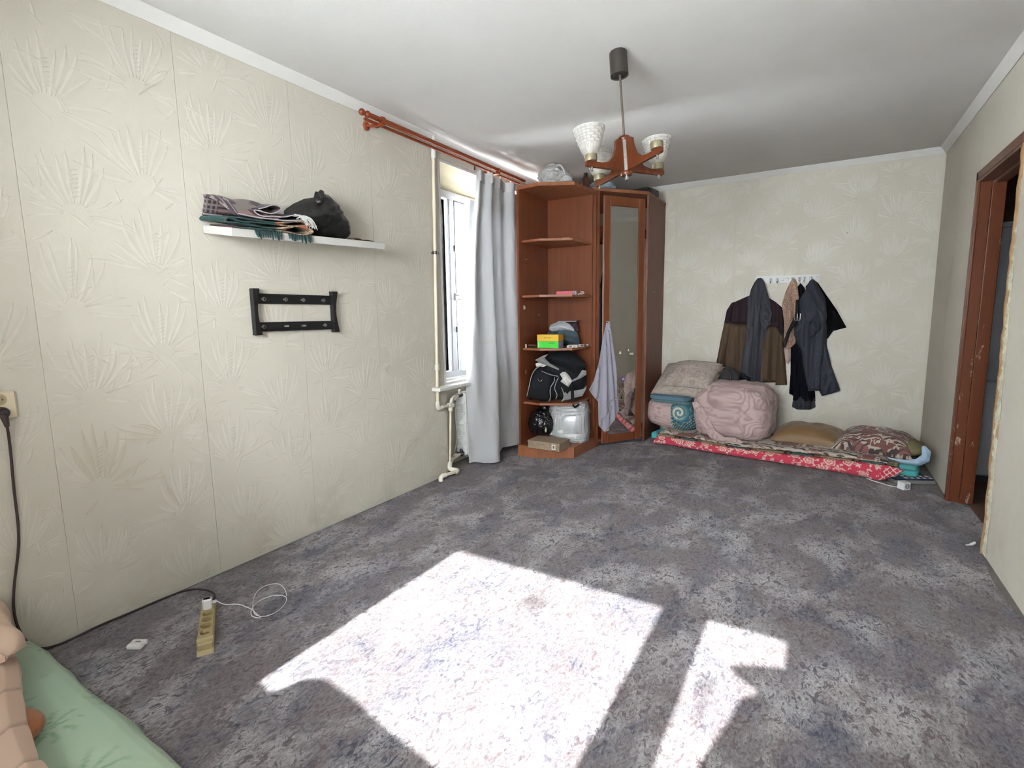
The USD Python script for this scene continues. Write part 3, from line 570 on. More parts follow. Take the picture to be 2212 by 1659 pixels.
for p, s_ in (((.228, 3.918, 1.302), .034), ((.228, 4.182, 1.236), .010), ((.228, 3.939, .733), .024), ((.228, 3.959, 1.714), .009)):
    q = [(0, 0), (s_*.8, 0), (s_*1.0, s_*.45), (s_*.6, s_*.95), (0, s_)] if s_ != .024 else [(0, 0), (.010, 0), (.010, .034), (0, .034)]
    su.o('sticker', prism(q, 0, .0012, frame(np.array(p) - [.001, s_/2, s_/2], (0, 1, 0), (0, 0, 1), (1, 0, 0))), mat('sticker_cream', (.80, .72, .60), rough=.6))

# ------------------------------------------------------------------ corner wardrobe with mirror door
wd = Thing('wardrobe', 'cherry corner wardrobe with an ajar mirror door', 'wardrobe', (.5, 5.0, 0))
wd.o('left_panel', box((.0, 4.392, .0), (.695, 4.412, 2.305), .0015), ch, smooth=30)
wd.o('right_panel', box((1.012, 4.835, .0), (1.031, 5.408, 2.312), .0015), ws, smooth=30)
wd.o('front_stile', prism([(.672, 4.413), (.696, 4.413), (.712, 4.432), (.694, 4.446), (.672, 4.432)], 0, 2.305), ch)
wd.o('top_board', slab([(.003, 4.39), (.70, 4.39), (.716, 4.43), (1.035, 4.81), (1.035, 5.408), (.003, 5.408)], 2.308, 2.335), ce)
wd.o('bottom_board', slab([(.003, 4.413), (.69, 4.44), (1.012, 4.83), (1.012, 5.40), (.003, 5.40)], .045, .062), ce)
wd.o('shelf', slab([(.003, 4.413), (.66, 4.46), (.98, 4.86), (.98, 5.40), (.003, 5.40)], 2.0, 2.016), ch)
wd.o('plinth', prism([(.665, 4.47), (.68, 4.46), (1.0, 4.85), (.985, 4.86)], .0, .045), MATS['gasket'])
for z_, y_ in ((1.44, 5.05), (.085, 5.25)): wd.o('screw_cap', lathe([(0, .002), (.006, .0015), (.007, 0), (0, 0)], 14, axis_frame((1.0305, y_, z_), (1, 0, 0))), mat('cap_white', (.75, .74, .72), rough=.4), smooth=40)
wd.o('hanging_rail', tube([(.15, 4.6, 1.93), (.85, 5.25, 1.93)], .012, 12), MATS['chrome'], smooth=True)
DN = np.array([.56545, .82479, 0.]); DM = np.array([.82479, -.56545, 0.]); DO = np.array([.752, 4.44, 0.])
MD = frame(DO, DN, (0, 0, 1), DM)                                   # door frame: x along the door from its free edge, y up, z into the room
def dbox(x0, x1, z0, z1, y0, y1, c=.004): return xf(box((x0, z0, y0), (x1, z1, y1), c), MD)
door = wd.o('door', cat(dbox(0, .062, .032, 2.272, -.018, .002), dbox(.380, .444, .032, 2.272, -.018, .002), dbox(.062, .380, 2.19, 2.272, -.018, .002), dbox(.062, .380, .032, .105, -.018, .002), dbox(.05, .39, .1, 2.2, -.018, -.010, 0)), ch, smooth=30)
wd.o('door_edge', cat(dbox(-.0012, .0008, .034, 2.27, -.017, .001, 0), dbox(.4432, .4452, .034, 2.27, -.017, .001, 0)), ce, under=door)
wd.o('mirror', dbox(.058, .384, .101, 2.194, -.0098, -.004, 0), MATS['mirror'], under=door)
wd.o('mirror_bead', cat(*[tube([MD[:3, :3] @ np.array(a) + DO, MD[:3, :3] @ np.array(b) + DO], .004, 8) for a, b in (((.063, .105, 0), (.063, 2.19, 0)), ((.380, .105, 0), (.380, 2.19, 0)), ((.063, .105, 0), (.38, .105, 0)), ((.063, 2.19, 0), (.38, 2.19, 0)))]), ch, smooth=True, under=door)
for q in ([(.30, .855), (.335, .85), (.352, .862), (.345, .872), (.315, .868), (.305, .875)], [(.178, .868), (.20, .86), (.205, .878), (.19, .893)], [(.278, .888), (.292, .886), (.294, .902), (.284, .908)]):
    wd.o('torn_sticker', prism(q, 0, .001, MD @ frame((0, 0, -.0036), (1, 0, 0), (0, 1, 0), (0, 0, 1))), MATS['sticker_cream'], under=door)
wd.o('torn_sticker', prism([(.338, .860), (.347, .860), (.347, .868), (.338, .868)], 0, .0014, MD @ frame((0, 0, -.0034), (1, 0, 0), (0, 1, 0), (0, 0, 1))), mat('sticker_brown', (.10, .04, .02), rough=.6), under=door)
wd.o('sticker', prism([(.205, .612), (.248, .603), (.258, .625), (.252, .648), (.225, .655), (.203, .645)], 0, .001, MD @ frame((0, 0, -.0036), (1, 0, 0), (0, 1, 0), (0, 0, 1))), mat('sticker_purple', (.16, .07, .24), rough=.5), under=door, label='purple sticker with a white emblem')
wd.o('sticker_emblem', cat(*[prism(q, 0, .0006, MD @ frame((0, 0, -.0026), (1, 0, 0), (0, 1, 0), (0, 0, 1))) for q in ([(.214, .618), (.222, .616), (.236, .634), (.230, .637)], [(.240, .614), (.247, .618), (.236, .630), (.231, .627)], [(.222, .630), (.230, .626), (.232, .631), (.224, .635)])]), mat('white_print', (.8, .8, .8), rough=.6), under=door)
wd.o('door_knob', cat(tube([DO + DN*.026 + [0, 0, 1.165], DO + DN*.026 + DM*.022 + [0, 0, 1.165]], .005, 10), lathe([(0, .0), (.010, .002), (.012, .007), (.008, .012), (0, .013)], 16, axis_frame(DO + DN*.026 + DM*.016 + [0, 0, 1.165], DM))), MATS['chrome'], smooth=True, under=door)
gm = puff([(-.14, .35), (.13, .33), (.15, 1.2), (.07, 1.62), (-.05, 1.63), (-.13, 1.25)], .03, (.62, 4.98, .25), (.6, .8, 0), (0, 0, 1), (.8, -.6, 0), res=.03, edge=.05, fold=lambda x, z: .015*np.sin(x*55 + 2*z))
single('hanging_coat', gm[:2], mat('dark_navy_cloth', (.015, .017, .03), rough=.9), 'dark coat hanging inside the wardrobe behind the ajar door', 'coat', smooth=True)
single('stuffed_bag', blob((.50, 4.62, .22), (.10, .10, .155), 5, 3, .1, ws=5, wr=.06), mat('dark_blue_plastic', (.025, .032, .055), rough=.3), 'dark blue bag standing in the wardrobe opening near the floor', 'bag', smooth=True)

# lilac towel on the wardrobe door
tw = Thing('towel', 'lilac-grey towel hanging by its corner from the mirror door', 'towel', DO + DN*.03 + [0, 0, .15])
tmat = mat('towel_lilac', (.40, .385, .47), rough=.95, bump=.9, bs=420, bd=.003, sheen=.3, var=.05, vs=60)
te = mat('towel_hem', (.62, .60, .68), rough=.9)
def on_door(y): return DO + DM*y
t1 = [(.028, 1.17), (-.011, 1.0), (-.053, .792), (-.102, .638), (-.155, .553), (-.106, .49), (-.055, .439), (-.053, .322), (-.047, .213), (-.011, .174), (.025, .135), (.066, .179), (.138, .26), (.179, .331), (.161, .478), (.137, .675), (.091, .933), (.059, 1.082), (.040, 1.165)]
fold_t = lambda x, z: .016*np.sin((x - .03)*95/(1.35 - z + .12) + 1.0) + .006*np.sin((x*140)/(1.4 - z) + z*3)
tw.o('cloth', puff(t1, .016, on_door(.006), DN, (0, 0, 1), DM, res=.009, edge=.012, fold=fold_t)[:2], tmat, smooth=True)
t2 = [(.030, 1.172), (-.018, .95), (-.045, .80), (-.055, .60), (-.052, .44), (-.055, .27), (-.010, .285), (.030, .325), (.072, .352), (.076, .385), (.045, .405), (.015, .43), (.075, .442), (.140, .458), (.128, .60), (.118, .74), (.085, .93), (.053, 1.09), (.040, 1.168)]
tw.o('front_fold', puff(t2, .014, on_door(.036), DN, (0, 0, 1), DM, res=.009, edge=.010, fold=lambda x, z: .015*np.sin((x + .02)*80/(1.35 - z + .1)) + .004)[:2], tmat, smooth=True)
d3 = lambda pts, y: [DO + DN*a + DM*y + np.array([0, 0, z]) for a, z in pts]
tw.o('hem', tube(d3([(-.155, .553), (-.106, .49), (-.055, .439)], .012), .0025, 6), te, smooth=True)
tw.o('hem', tube(d3([(.015, .43), (.075, .442), (.140, .458)], .050), .0032, 6), te, smooth=True)
tw.o('hem', tube(d3([(-.055, .27), (-.01, .285), (.03, .325), (.072, .352)], .048), .0030, 6), te, smooth=True)
tw.o('hem', tube(d3([(-.047, .213), (-.011, .174), (.025, .135)], .012), .0025, 6), te, smooth=True)
tw.o('care_label', puff([(.036, .150), (.060, .172), (.055, .180), (.030, .158)], .002, on_door(.026), DN, (0, 0, 1), DM, res=.006)[:2], MATS['white_print'])

# ------------------------------------------------------------------ things on the shelf unit
BO, BU, BN = np.array([.45, 4.03, 0]), np.array([.8963, .4435, 0]), np.array([.4435, -.8963, 0])
def bag_puff(poly, d, off, res=.010, edge=.03, fold=None): return puff(poly, d, BO + BN*off, BU, (0, 0, 1), BN, res=res, edge=edge, fold=fold)[:2]
def bag_line(pts, off, r, n=24): return tube(spline([BO + BU*a + BN*off + np.array([0, 0, z]) for a, z in pts], n), r, 7)
bg = Thing('duffel_bag', 'black sports duffel bag with grey panels and white piping', 'duffel bag', (.45, 4.1, .478))
bb, bgr = mat('bag_black', (.008, .009, .012), rough=.75, spec=.2, bump=.5, bs=600, bd=.001), mat('bag_grey', (.23, .23, .235), rough=.7, var=.1)
pip = mat('piping', (.40, .39, .37), rough=.5)
wv = lambda x, z: .022*nz(np.stack([x*9, z*9, x*0], 1), 1, 4, 3) + .008*ridge(np.stack([x*14, z*9, x*0], 1), 1, 8, 2)
bg.o('body', cat(bag_puff([(-.215, .482), (-.214, .612), (-.184, .722), (-.143, .773), (-.078, .84), (.029, .88), (.143, .89), (.225, .85), (.281, .76), (.288, .662), (.281, .611), (.248, .521), (.079, .482), (-.061, .482)], .07, -.06, .014, .05, wv), box((.24, 4.06, .481), (.62, 4.25, .70), .05)), bb, smooth=60)
bg.o('end_panel', bag_puff([(-.238, .518), (-.214, .612), (-.184, .722), (-.146, .773), (-.092, .782), (-.028, .747), (.01, .695), (.007, .657), (-.019, .618), (-.029, .56), (-.028, .508), (-.058, .461), (-.145, .488)], .030, .012, .010, .03, wv), bb, smooth=60)
for pts, off in (([(-.238, .518), (-.214, .612), (-.184, .722), (-.146, .773), (-.092, .798)], .022), ([(-.10, .472), (-.062, .459), (-.032, .495), (-.029, .553), (-.022, .611), (.003, .65), (.010, .692)], .030), ([(.045, .689), (.016, .624), (.013, .579), (.031, .534), (.019, .498)], .022), ([(.07, .602), (.087, .553), (.089, .508), (.065, .472)], .030)):
    bg.o('piping', bag_line(pts, off, .0035), pip, smooth=True)
bg.o('grey_panel', bag_puff([(.078, .598), (.092, .553), (.146, .566), (.257, .585), (.291, .617), (.282, .579), (.251, .524), (.156, .498), (.07, .476), (.093, .508)], .010, .018, .010, .02), bgr, smooth=60)
bg.o('top_flap', bag_puff([(-.078, .865), (-.034, .9), (.055, .918), (.143, .924), (.225, .866), (.293, .783), (.25, .752), (.2, .682), (.143, .72), (.055, .762), (-.028, .811)], .085, -.02, .010, .06, lambda x, z: .020*nz(np.stack([x*8, z*8, x*0], 1), 1, 9, 3)), bb, smooth=60)
bg.o('flap_trim', bag_puff([(-.162, .843), (-.097, .878), (-.04, .897), (-.078, .862), (-.028, .811), (.051, .765), (.045, .753), (-.028, .782), (-.11, .814)], .022, .012, .008, .02), bgr, smooth=60)
bg.o('flap_trim', bag_puff([(.156, .646), (.169, .672), (.206, .688), (.25, .755), (.284, .748), (.288, .713), (.237, .681)], .02, .022, .008, .02), bgr, smooth=60)
bg.o('handle', tube(spline([BO + BU*a + BN*.048 + np.array([0, 0, z]) for a, z in [(-.105, .76), (-.034, .731), (.041, .714)]], 16), .009, 8), bb, smooth=True)
bg.o('zip', bag_line([(-.105, .752), (-.034, .720), (.041, .703)], .05, .004), pip, smooth=True)
bg.o('strap', bag_puff([(.149, .634), (.176, .637), (.178, .547), (.176, .456), (.184, .438), (.213, .456), (.225, .466), (.229, .453), (.207, .427), (.182, .419), (.16, .449), (.151, .482)], .006, .045, .007, .006), bb, smooth=60)
bg.o('ring', bag_line([(-.136, .686), (-.131, .67), (-.115, .66), (-.1, .67), (-.097, .683)], .055, .0022), MATS['chrome'], smooth=True)
sw = mat('white_cotton', (.76, .75, .74), rough=.9, bump=.3, bs=200)
single('shirt', bag_puff([(.055, .721), (.079, .74), (.105, .743), (.136, .707), (.165, .660), (.149, .637), (.131, .608), (.093, .634), (.06, .656), (.079, .682)], .03, .045, .006, .02, lambda x, z: .030*ridge(np.stack([x*30 + z*12, z*34, x*0], 1), 1, 3, 3)), sw, 'crumpled white shirt spilling out of the duffel bag', 'shirt', smooth=True)
single('cloth_bundle', bag_puff([(-.158, .811), (-.123, .822), (-.079, .806), (-.06, .795), (-.085, .780), (-.136, .785), (-.152, .783)], .03, .0, .007, .02), sw, 'bit of white cloth tucked under the left side of the duffel flap', 'cloth', smooth=True)

pc = Thing('wrapped_parcel', 'white parcel wrapped in clear plastic film on the lowest shelf', 'parcel', (.52, 4.18, .098))
def crumple(lo, hi, seed, amp=.012, sub=5, ex=.28):
    c, r = (np.array(lo) + hi)/2, (np.array(hi) - lo)/2
    m = trimesh.creation.icosphere(sub); d = np.array(m.vertices); q = np.sign(d)*np.abs(d)**ex; q = q/np.maximum(1, np.linalg.norm(q, axis=1, keepdims=True)/1.62)
    p = q/np.abs(q).max(0)*r; p = p*(1 + 0*p) + d*(amp*(ridge(d, 3.5, seed, 3) - .4) + amp*.6*ridge(d, 9, seed + 1, 2))[:, None]
    return p + c, np.array(m.faces)
RP = frame((.015, .045, 0), (1, 0, 0), (0, 1, 0), (0, 0, 1)) @ rotz(.40, (.53, 4.13, 0))
pc.o('contents', xf(crumple((.385, 4.03, .105), (.655, 4.24, .435), 2, .022, 5, .33), RP), mat('parcel_white', (.80, .81, .82), rough=.45), smooth=True)
film = custom('clear_film', {'t': ('transparent_bsdf', {'color': (.93, .94, .95)}), 'gl': ('glossy_bsdf', {'color': (.85, .85, .87), 'roughness': .28}), 'd': ('diffuse_bsdf', {'color': (.7, .72, .75)}), 'm1': ('mix_closure', {'fac': .35}), 'm2': ('mix_closure', {'fac': .30})},
              [('gl.BSDF', 'm1.closure1'), ('d.BSDF', 'm1.closure2'), ('t.BSDF', 'm2.closure1'), ('m1.closure', 'm2.closure2')], surface='m2.closure')
pc.o('film', xf(crumple((.365, 4.015, .10), (.685, 4.255, .452), 7, .026, 5, .36), RP), film, smooth=True)
tb = Thing('trash_bag', 'small black plastic bag slumped beside the wrapped parcel', 'plastic bag', (.36, 4.0, .098))
tb.o('bag', blob((.345, 3.985, .278), (.110, .10, .122), 21, 5, .13, 2.0, wr=.07, ws=4.5, floor=.170), mat('bag_plastic', (.006, .006, .008), rough=.22, spec=.55), smooth=True)
tb.o('knot', blob((.36, 4.02, .385), (.035, .035, .05), 23, 3, .3, 3, wr=.12), MATS['bag_plastic'], smooth=True)
tb.o('print', blob((.430, 3.915, .235), (.010, .006, .022), 4, 2, .25), mat('print_cream', (.45, .42, .32), rough=.5), smooth=True)
cb = Thing('cardboard_box', 'low brown patterned cardboard box in front of the black plastic bag', 'box', (.47, 3.93, .098))
RC = np.eye(4)
custom('cardboard_print', {'g': ('geometry', {}), 'n': ('noise_texture', {'scale': 34.0, 'detail': 2.0, 'distortion': 1.5}), 'r': ('rgb_ramp', {'ramp': [(.44, (.27, .20, .13)), (.49, (.40, .32, .23)), (.52, (.24, .17, .11)), (.6, (.33, .26, .18))]}), 'p': ('principled_bsdf', {'roughness': .7})}, [('g.position', 'n.vector'), ('n.fac', 'r.fac'), ('r.color', 'p.base_color')])
cb.o('body', xf(box((.335, 3.765, .099), (.635, 3.965, .160), .002), RC), MATS['cardboard_print'], smooth=30)
cb.o('lid', xf(box((.332, 3.762, .146), (.638, 3.968, .168), .002), RC), MATS['cardboard_print'], smooth=30)
cb.o('address_label', xf(box((.565, 3.7595, .112), (.60, 3.7622, .155)), RC), mat('label_white', (.75, .72, .66), rough=.6), smooth=False)
cb.o('label_mark', xf(box((.576, 3.7582, .122), (.591, 3.7596, .146)), RC), mat('label_ink', (.12, .10, .09), rough=.6))

# boxes, clothes and oddments on the third shelf (z .95), pink box above (z 1.402)
def carton(name, label, lo, hi, m, a, marks=()):
    t = Thing(name, label, 'box', ((lo[0]+hi[0])/2, (lo[1]+hi[1])/2, lo[2])); R = rotz(a, ((lo[0]+hi[0])/2, (lo[1]+hi[1])/2, 0))
    t.o('carton', xf(box(lo, hi, .0012), R), m, smooth=30)
    for nm, l2, h2, m2 in marks: t.o(nm, xf(box(l2, h2), R), m2)
    return t
yl, gn, ink = mat('box_yellow', (.78, .50, .06), rough=.4), mat('box_green', (.07, .62, .06), rough=.4), mat('box_ink', (.10, .07, .04), rough=.6)
carton('green_box', 'bright green carton under the yellow box on the third shelf', (.345, 3.93, .951), (.545, 4.03, 1.010), gn, .02,
       [('end_label', (.5455, 3.93, .952), (.5475, 4.03, 1.009), mat('box_violet', (.25, .24, .36), rough=.5)), ('print', (.455, 3.9285, .992), (.51, 3.930, .997), mat('box_darkgreen', (.02, .20, .02), rough=.6)), ('print', (.35, 3.9282, .955), (.365, 3.930, 1.006), mat('box_palegreen', (.35, .75, .30), rough=.5))])
carton('yellow_box', 'yellow carton lying on top of the green box', (.342, 3.93, 1.0105), (.547, 4.03, 1.066), yl, .0,
       [('end_flap', (.5475, 3.93, 1.012), (.5490, 4.03, 1.065), mat('box_amber', (.42, .20, .02), rough=.5)), ('print', (.41, 3.9285, 1.037), (.434, 3.930, 1.0405), ink), ('print', (.438, 3.9285, 1.037), (.475, 3.930, 1.0405), ink), ('print', (.345, 3.9282, 1.013), (.349, 3.930, 1.063), mat('box_paleyellow', (.85, .65, .25), rough=.5))])
cl1 = puff([(.255, .955), (.25, 1.02), (.30, 1.085), (.36, 1.10), (.45, 1.115), (.55, 1.10), (.585, 1.075), (.61, 1.0), (.60, .955)], .10, (0, 4.24, 0), (1, 0, 0), (0, 0, 1), (0, -1, 0), res=.010, edge=.05, fold=lambda x, z: .045*ridge(np.stack([x*11 + z*5, z*20 - x*4, x*0], 1), 1, 6, 3) + .02*np.sin(z*95 + x*22))
single('grey_trousers', cl1[:2], mat('slate_cloth', (.065, .095, .115), rough=.9, spec=.2, var=.15, vs=20), 'heap of slate-grey clothes behind the yellow and green boxes', 'clothes', smooth=True)
cl2 = puff([(.315, 1.10), (.33, 1.145), (.40, 1.17), (.47, 1.172), (.52, 1.15), (.56, 1.11), (.57, 1.085), (.50, 1.09), (.42, 1.085), (.35, 1.08)], .05, (0, 4.215, 0), (1, 0, 0), (0, 0, 1), (0, -1, 0), res=.008, edge=.03, fold=lambda x, z: .035*ridge(np.stack([x*18 + z*9, z*34 - x*8, x*0], 1), 1, 2, 3))
single('plastic_sachet', cl2[:2], mat('sachet_white', (.56, .60, .64), rough=.35), 'crumpled whitish plastic pack on top of the slate-grey clothes', 'pack', smooth=True)
cl3 = puff([(.46, 1.11), (.47, 1.165), (.56, 1.172), (.58, 1.13), (.59, 1.09), (.56, 1.075)], .05, (0, 4.26, 0), (1, 0, 0), (0, 0, 1), (0, -1, 0), res=.010, edge=.03)
single('dark_cloth', cl3[:2], mat('dark_plum', (.035, .022, .035), rough=.9), 'dark plum cloth behind the whitish pack, topmost of the heap', 'cloth', smooth=True)
bk1 = Thing('notebook', 'thin notebook lying flat on top of the dark plum cloth', 'notebook', (.5, 4.28, 1.168))
bk1.o('pages', xf(box((.40, 4.22, 1.171), (.575, 4.33, 1.178)), rotz(.1, (.5, 4.28, 0))), mat('pages_grey', (.45, .40, .42), rough=.7)); bk1.o('cover', xf(box((.398, 4.218, 1.1785), (.577, 4.332, 1.181), .0006), rotz(.1, (.5, 4.28, 0))), MATS['dark_plum'])
pg_ = carton('white_book', 'white printed booklet lying beside the green box', (.558, 4.03, .951), (.645, 4.17, .972), mat('booklet_white', (.72, .68, .64), rough=.6), .35, [('print', (.575, 4.0285, .957), (.60, 4.03, .967), ink), ('print', (.615, 4.0285, .955), (.63, 4.03, .962), ink)])
carton('small_carton', 'small off-white carton at the right-hand end of the third shelf', (.628, 4.175, .951), (.650, 4.235, .974), mat('carton_offwhite', (.68, .62, .58), rough=.6), -.2, [('print', (.6505, 4.18, .958), (.6512, 4.22, .966), ink)])
lt = Thing('capped_tube', 'little dark tube with a white cap at the far right of the third shelf', 'tube', (.645, 4.31, .951))
lt.o('case', tube([(.63, 4.27, .958), (.642, 4.305, .958)], .006, 10), mat('maroon_plastic', (.06, .015, .015), rough=.4), smooth=40); lt.o('cap', tube([(.642, 4.306, .960), (.649, 4.328, .960)], .008, 10), MATS['white_print'], smooth=40)
single('pouch', blob((.292, 3.935, .966), (.040, .028, .018), 8, 3, .18, wr=.05, floor=.951), mat('pouch_brown', (.10, .06, .04), rough=.5), 'small flat brown pouch left of the green box', 'pouch', smooth=True)
single('small_tube', lathe([(0, 0), (.006, 0), (.006, .030), (.004, .032), (0, .032)], 12, frame((.243, 3.91, .951), (1, 0, 0), (0, 1, 0), (0, 0, 1))), MATS['white_print'], 'small upright white tube at the left end of the third shelf', 'tube', smooth=40)
pk = Thing('toothpaste_box', 'pink and white carton on the second shelf from the top', 'box', (.55, 4.15, 1.402))
RK = rotz(.12, (.55, 4.15, 0)); 
pk.o('carton', xf(box((.435, 4.13, 1.403), (.585, 4.17, 1.436), .001), RK), mat('box_pink', (.70, .13, .17), rough=.4), smooth=30)
pk.o('white_end', xf(box((.5855, 4.13, 1.403), (.612, 4.17, 1.436), .001), RK), mat('box_white', (.72, .72, .74), rough=.4), smooth=30)
pk.o('print', xf(box((.590, 4.1285, 1.408), (.606, 4.130, 1.431)), RK), mat('box_blueprint', (.25, .28, .40), rough=.5))
sk = Thing('trinket', 'small dark and white trinket lying right of the pink carton', 'trinket', (.635, 4.20, 1.402))
sk.o('band', tube([(.612, 4.19, 1.409), (.628, 4.185, 1.413), (.650, 4.20, 1.411), (.652, 4.235, 1.418), (.635, 4.25, 1.43), (.615, 4.235, 1.43)], .0045, 8), MATS['white_print'], smooth=True)
sk.o('clasp', box((.62, 4.195, 1.403), (.640, 4.215, 1.42), .003), mat('wine_plastic', (.12, .015, .02), rough=.4), smooth=30)
single('paper_scrap', prism([(.56, 3.975), (.62, 4.0), (.61, 4.01), (.575, 4.005)], 1.8625, 1.866), MATS['sticker_cream'], 'scrap of pale paper on the edge of the top shelf', 'paper')

# ------------------------------------------------------------------ on top of the furniture
plw = mat('carrier_white', (.70, .69, .69), rough=.35, translucent=.3)
wb = Thing('plastic_bag', 'crumpled white plastic bag on top of the shelf unit', 'plastic bag', (.45, 4.08, 2.30))
wb.o('bag', blob((.452, 4.04, 2.385), (.125, .12, .088), 31, 5, .14, 2.2, wr=.06, ws=3.2, floor=2.301), plw, smooth=True)
wb.o('handle', tube(spline([(.50, 3.98, 2.43), (.55, 3.95, 2.44), (.58, 3.97, 2.40), (.575, 4.0, 2.355)], 16), [.009]*16, 7), plw, smooth=True)
wb.o('lower_fold', blob((.57, 4.03, 2.345), (.055, .05, .045), 33, 4, .15, wr=.07, floor=2.301), plw, smooth=True)
single('glasses_case', box((.33, 3.90, 2.3005), (.47, 3.94, 2.312), .004), mat('case_dark', (.03, .02, .02), rough=.5), 'flat dark case lying under the white plastic bag', 'case', smooth=30)
bt = Thing('bottle', 'dark brown bottle standing behind the white plastic bag', 'bottle', (.62, 4.36, 2.301))
bt.o('body', lathe([(0, 0), (.034, 0), (.036, .005), (.036, .09), (.028, .105), (.016, .115), (.014, .125), (0, .125)], 24, frame((.615, 4.335, 2.301), (1, 0, 0), (0, 1, 0), (0, 0, 1))), mat('brown_bottle', (.05, .02, .012), rough=.25), smooth=40)
bt.o('cap', lathe([(0, .125), (.017, .125), (.017, .148), (.014, .151), (0, .151)], 20, frame((.615, 4.335, 2.301), (1, 0, 0), (0, 1, 0), (0, 0, 1))), mat('black_cap', (.01, .01, .01), rough=.4), smooth=40)
single('blue_bag', blob((.66, 4.60, 2.372), (.125, .11, .055), 41, 5, .2, 2.4, wr=.09, ws=3.5, floor=2.336), mat('carrier_blue', (.42, .55, .66), rough=.35, translucent=.3), 'thin pale blue plastic bag on top of the wardrobe', 'plastic bag', smooth=True)
ks = Thing('storage_case', 'long black case with metal latch on top of the wardrobe', 'case', (.85, 5.05, 2.336))
RQ = rotz(-.12, (.85, 5.05, 0))
ks.o('shell', xf(box((.62, 4.98, 2.337), (1.0, 5.20, 2.415), .012), RQ), mat('case_black', (.008, .008, .009), rough=.5), smooth=30)
ks.o('end_pocket', xf(box((1.001, 5.0, 2.342), (1.02, 5.17, 2.405), .005), RQ), mat('pocket_grey', (.05, .05, .052), rough=.4, var=.6, vs=60), smooth=30)
ks.o('latch', xf(box((.945, 4.972, 2.362), (.965, 4.979, 2.378), .002), RQ), MATS['chrome'], smooth=30)

# ------------------------------------------------------------------ clothes on the back wall
BW = lambda off: (0, L - .004 - off, 0)
def hang(poly, d, off, res=.011, edge=.025, fold=None): return puff(poly, d, BW(off), (1, 0, 0), (0, 0, 1), (0, -1, 0), res=res, edge=edge, fold=fold)[:2]
def drape(fr, am, tilt=0., sd=0, k=1.): return lambda x, z: 2.0*am*np.sin(fr*(x + tilt*z) + sd + .8*np.sin(z*6 + sd)) + am*.9*np.sin(fr*2.7*(x - tilt*z) + 2*sd + z*5) + am*2.6*nz(np.stack([x*7, z*3.5, x*0], 1), 1, 5 + sd, 3)
hk = Thing('hook_rack', 'clear plastic wall rail with a row of hooks holding the clothes', 'coat rack', (2.17, L, 1.53))
cp = mat('clear_plastic', (.72, .73, .73), rough=.3, translucent=.25)
railp = Polygon([(1.905, 1.512), (2.40, 1.505), (2.40, 1.548), (1.905, 1.553)]).buffer(.012)
hk.o('rail', prism(railp, 0, .006, frame((0, L - .001, 0), (1, 0, 0), (0, 0, 1), (0, -1, 0))), cp)
for x in (1.945, 2.02, 2.075, 2.20, 2.255, 2.29, 2.345):
    h_ = hk.o('hook', tube(spline([(x, L - .008, 1.535), (x, L - .022, 1.528), (x, L - .030, 1.505), (x, L - .042, 1.500), (x, L - .050, 1.512)], 14), .0055, 8), cp, smooth=True)
    hk.o('hook_plate', box((x - .014, L - .012, 1.513), (x + .014, L - .006, 1.545), .003), cp, under=h_, smooth=30)
for x in (2.115, 2.155, 2.393): hk.o('screw_cap', lathe([(0, .008), (.010, .007), (.014, .003), (.014, 0), (0, 0)], 18, axis_frame((x, L - .007, 1.528), (0, -1, 0))), MATS['white_print'], smooth=40)

fl_ = Thing('fleece_jacket', 'two-tone fleece jacket, dark plum shoulders above brown body', 'jacket', (1.88, L, .54))
br, plum = mat('fleece_brown', (.088, .060, .040), rough=.95, bump=.6, bs=420, spec=.15, var=.06, vs=40), mat('fleece_plum', (.030, .020, .025), rough=.95, bump=.6, bs=420, spec=.15)
body = [(1.672, 1.136), (1.660, .98), (1.635, .80), (1.610, .632), (1.70, .589), (1.80, .578), (1.855, .588), (2.006, .564), (2.120, .572), (2.125, .70), (2.125, .90), (2.13, 1.044), (2.086, 1.096), (2.03, 1.101), (1.836, 1.124)]
fl_.o('body', hang(body, .045, .004, fold=drape(38, .010, .05)), br, smooth=60)
fl_.o('yoke', hang([(1.676, 1.120), (1.672, 1.253), (1.700, 1.325), (1.764, 1.355), (1.838, 1.388), (1.91, 1.42), (2.017, 1.361), (2.075, 1.32), (2.125, 1.265), (2.125, 1.040), (2.086, 1.090), (2.03, 1.096), (1.836, 1.118)], .047, .006, fold=drape(30, .008, .1, 1)), plum, smooth=60)
ls = fl_.o('sleeve', hang([(1.632, 1.140), (1.607, .985), (1.582, .806), (1.556, .635), (1.600, .622), (1.640, .622), (1.655, .80), (1.68, .98), (1.692, 1.135)], .050, .010, edge=.03, fold=drape(30, .008, .1, 3)), br, smooth=60)
fl_.o('sleeve_top', hang([(1.630, 1.130), (1.649, 1.253), (1.689, 1.325), (1.72, 1.335), (1.715, 1.22), (1.695, 1.128)], .052, .013, edge=.03), plum, smooth=60, under=ls)
rs = fl_.o('sleeve', hang([(2.112, 1.05), (2.10, .90), (2.112, .75), (2.105, .545), (2.203, .552), (2.181, .752), (2.153, .929), (2.154, 1.02)], .050, .010, edge=.03, fold=drape(36, .008, .1, 2)), br, smooth=60)
fl_.o('sleeve_top', hang([(2.108, 1.035), (2.085, 1.31), (2.147, 1.254), (2.154, 1.015)], .052, .013, edge=.03), plum, smooth=60, under=rs)
fl_.o('pocket_zip', tube([(2.072, L - .062, .80), (2.076, L - .062, .67)], .003, 6), MATS['gasket'], smooth=True)
fl_.o('chest_mark', prism([(2.025, 1.124), (2.045, 1.124), (2.045, 1.130), (2.025, 1.130)], 0, .002, frame((0, L - .066, 0), (1, 0, 0), (0, 0, 1), (0, -1, 0))), MATS['white_print'])

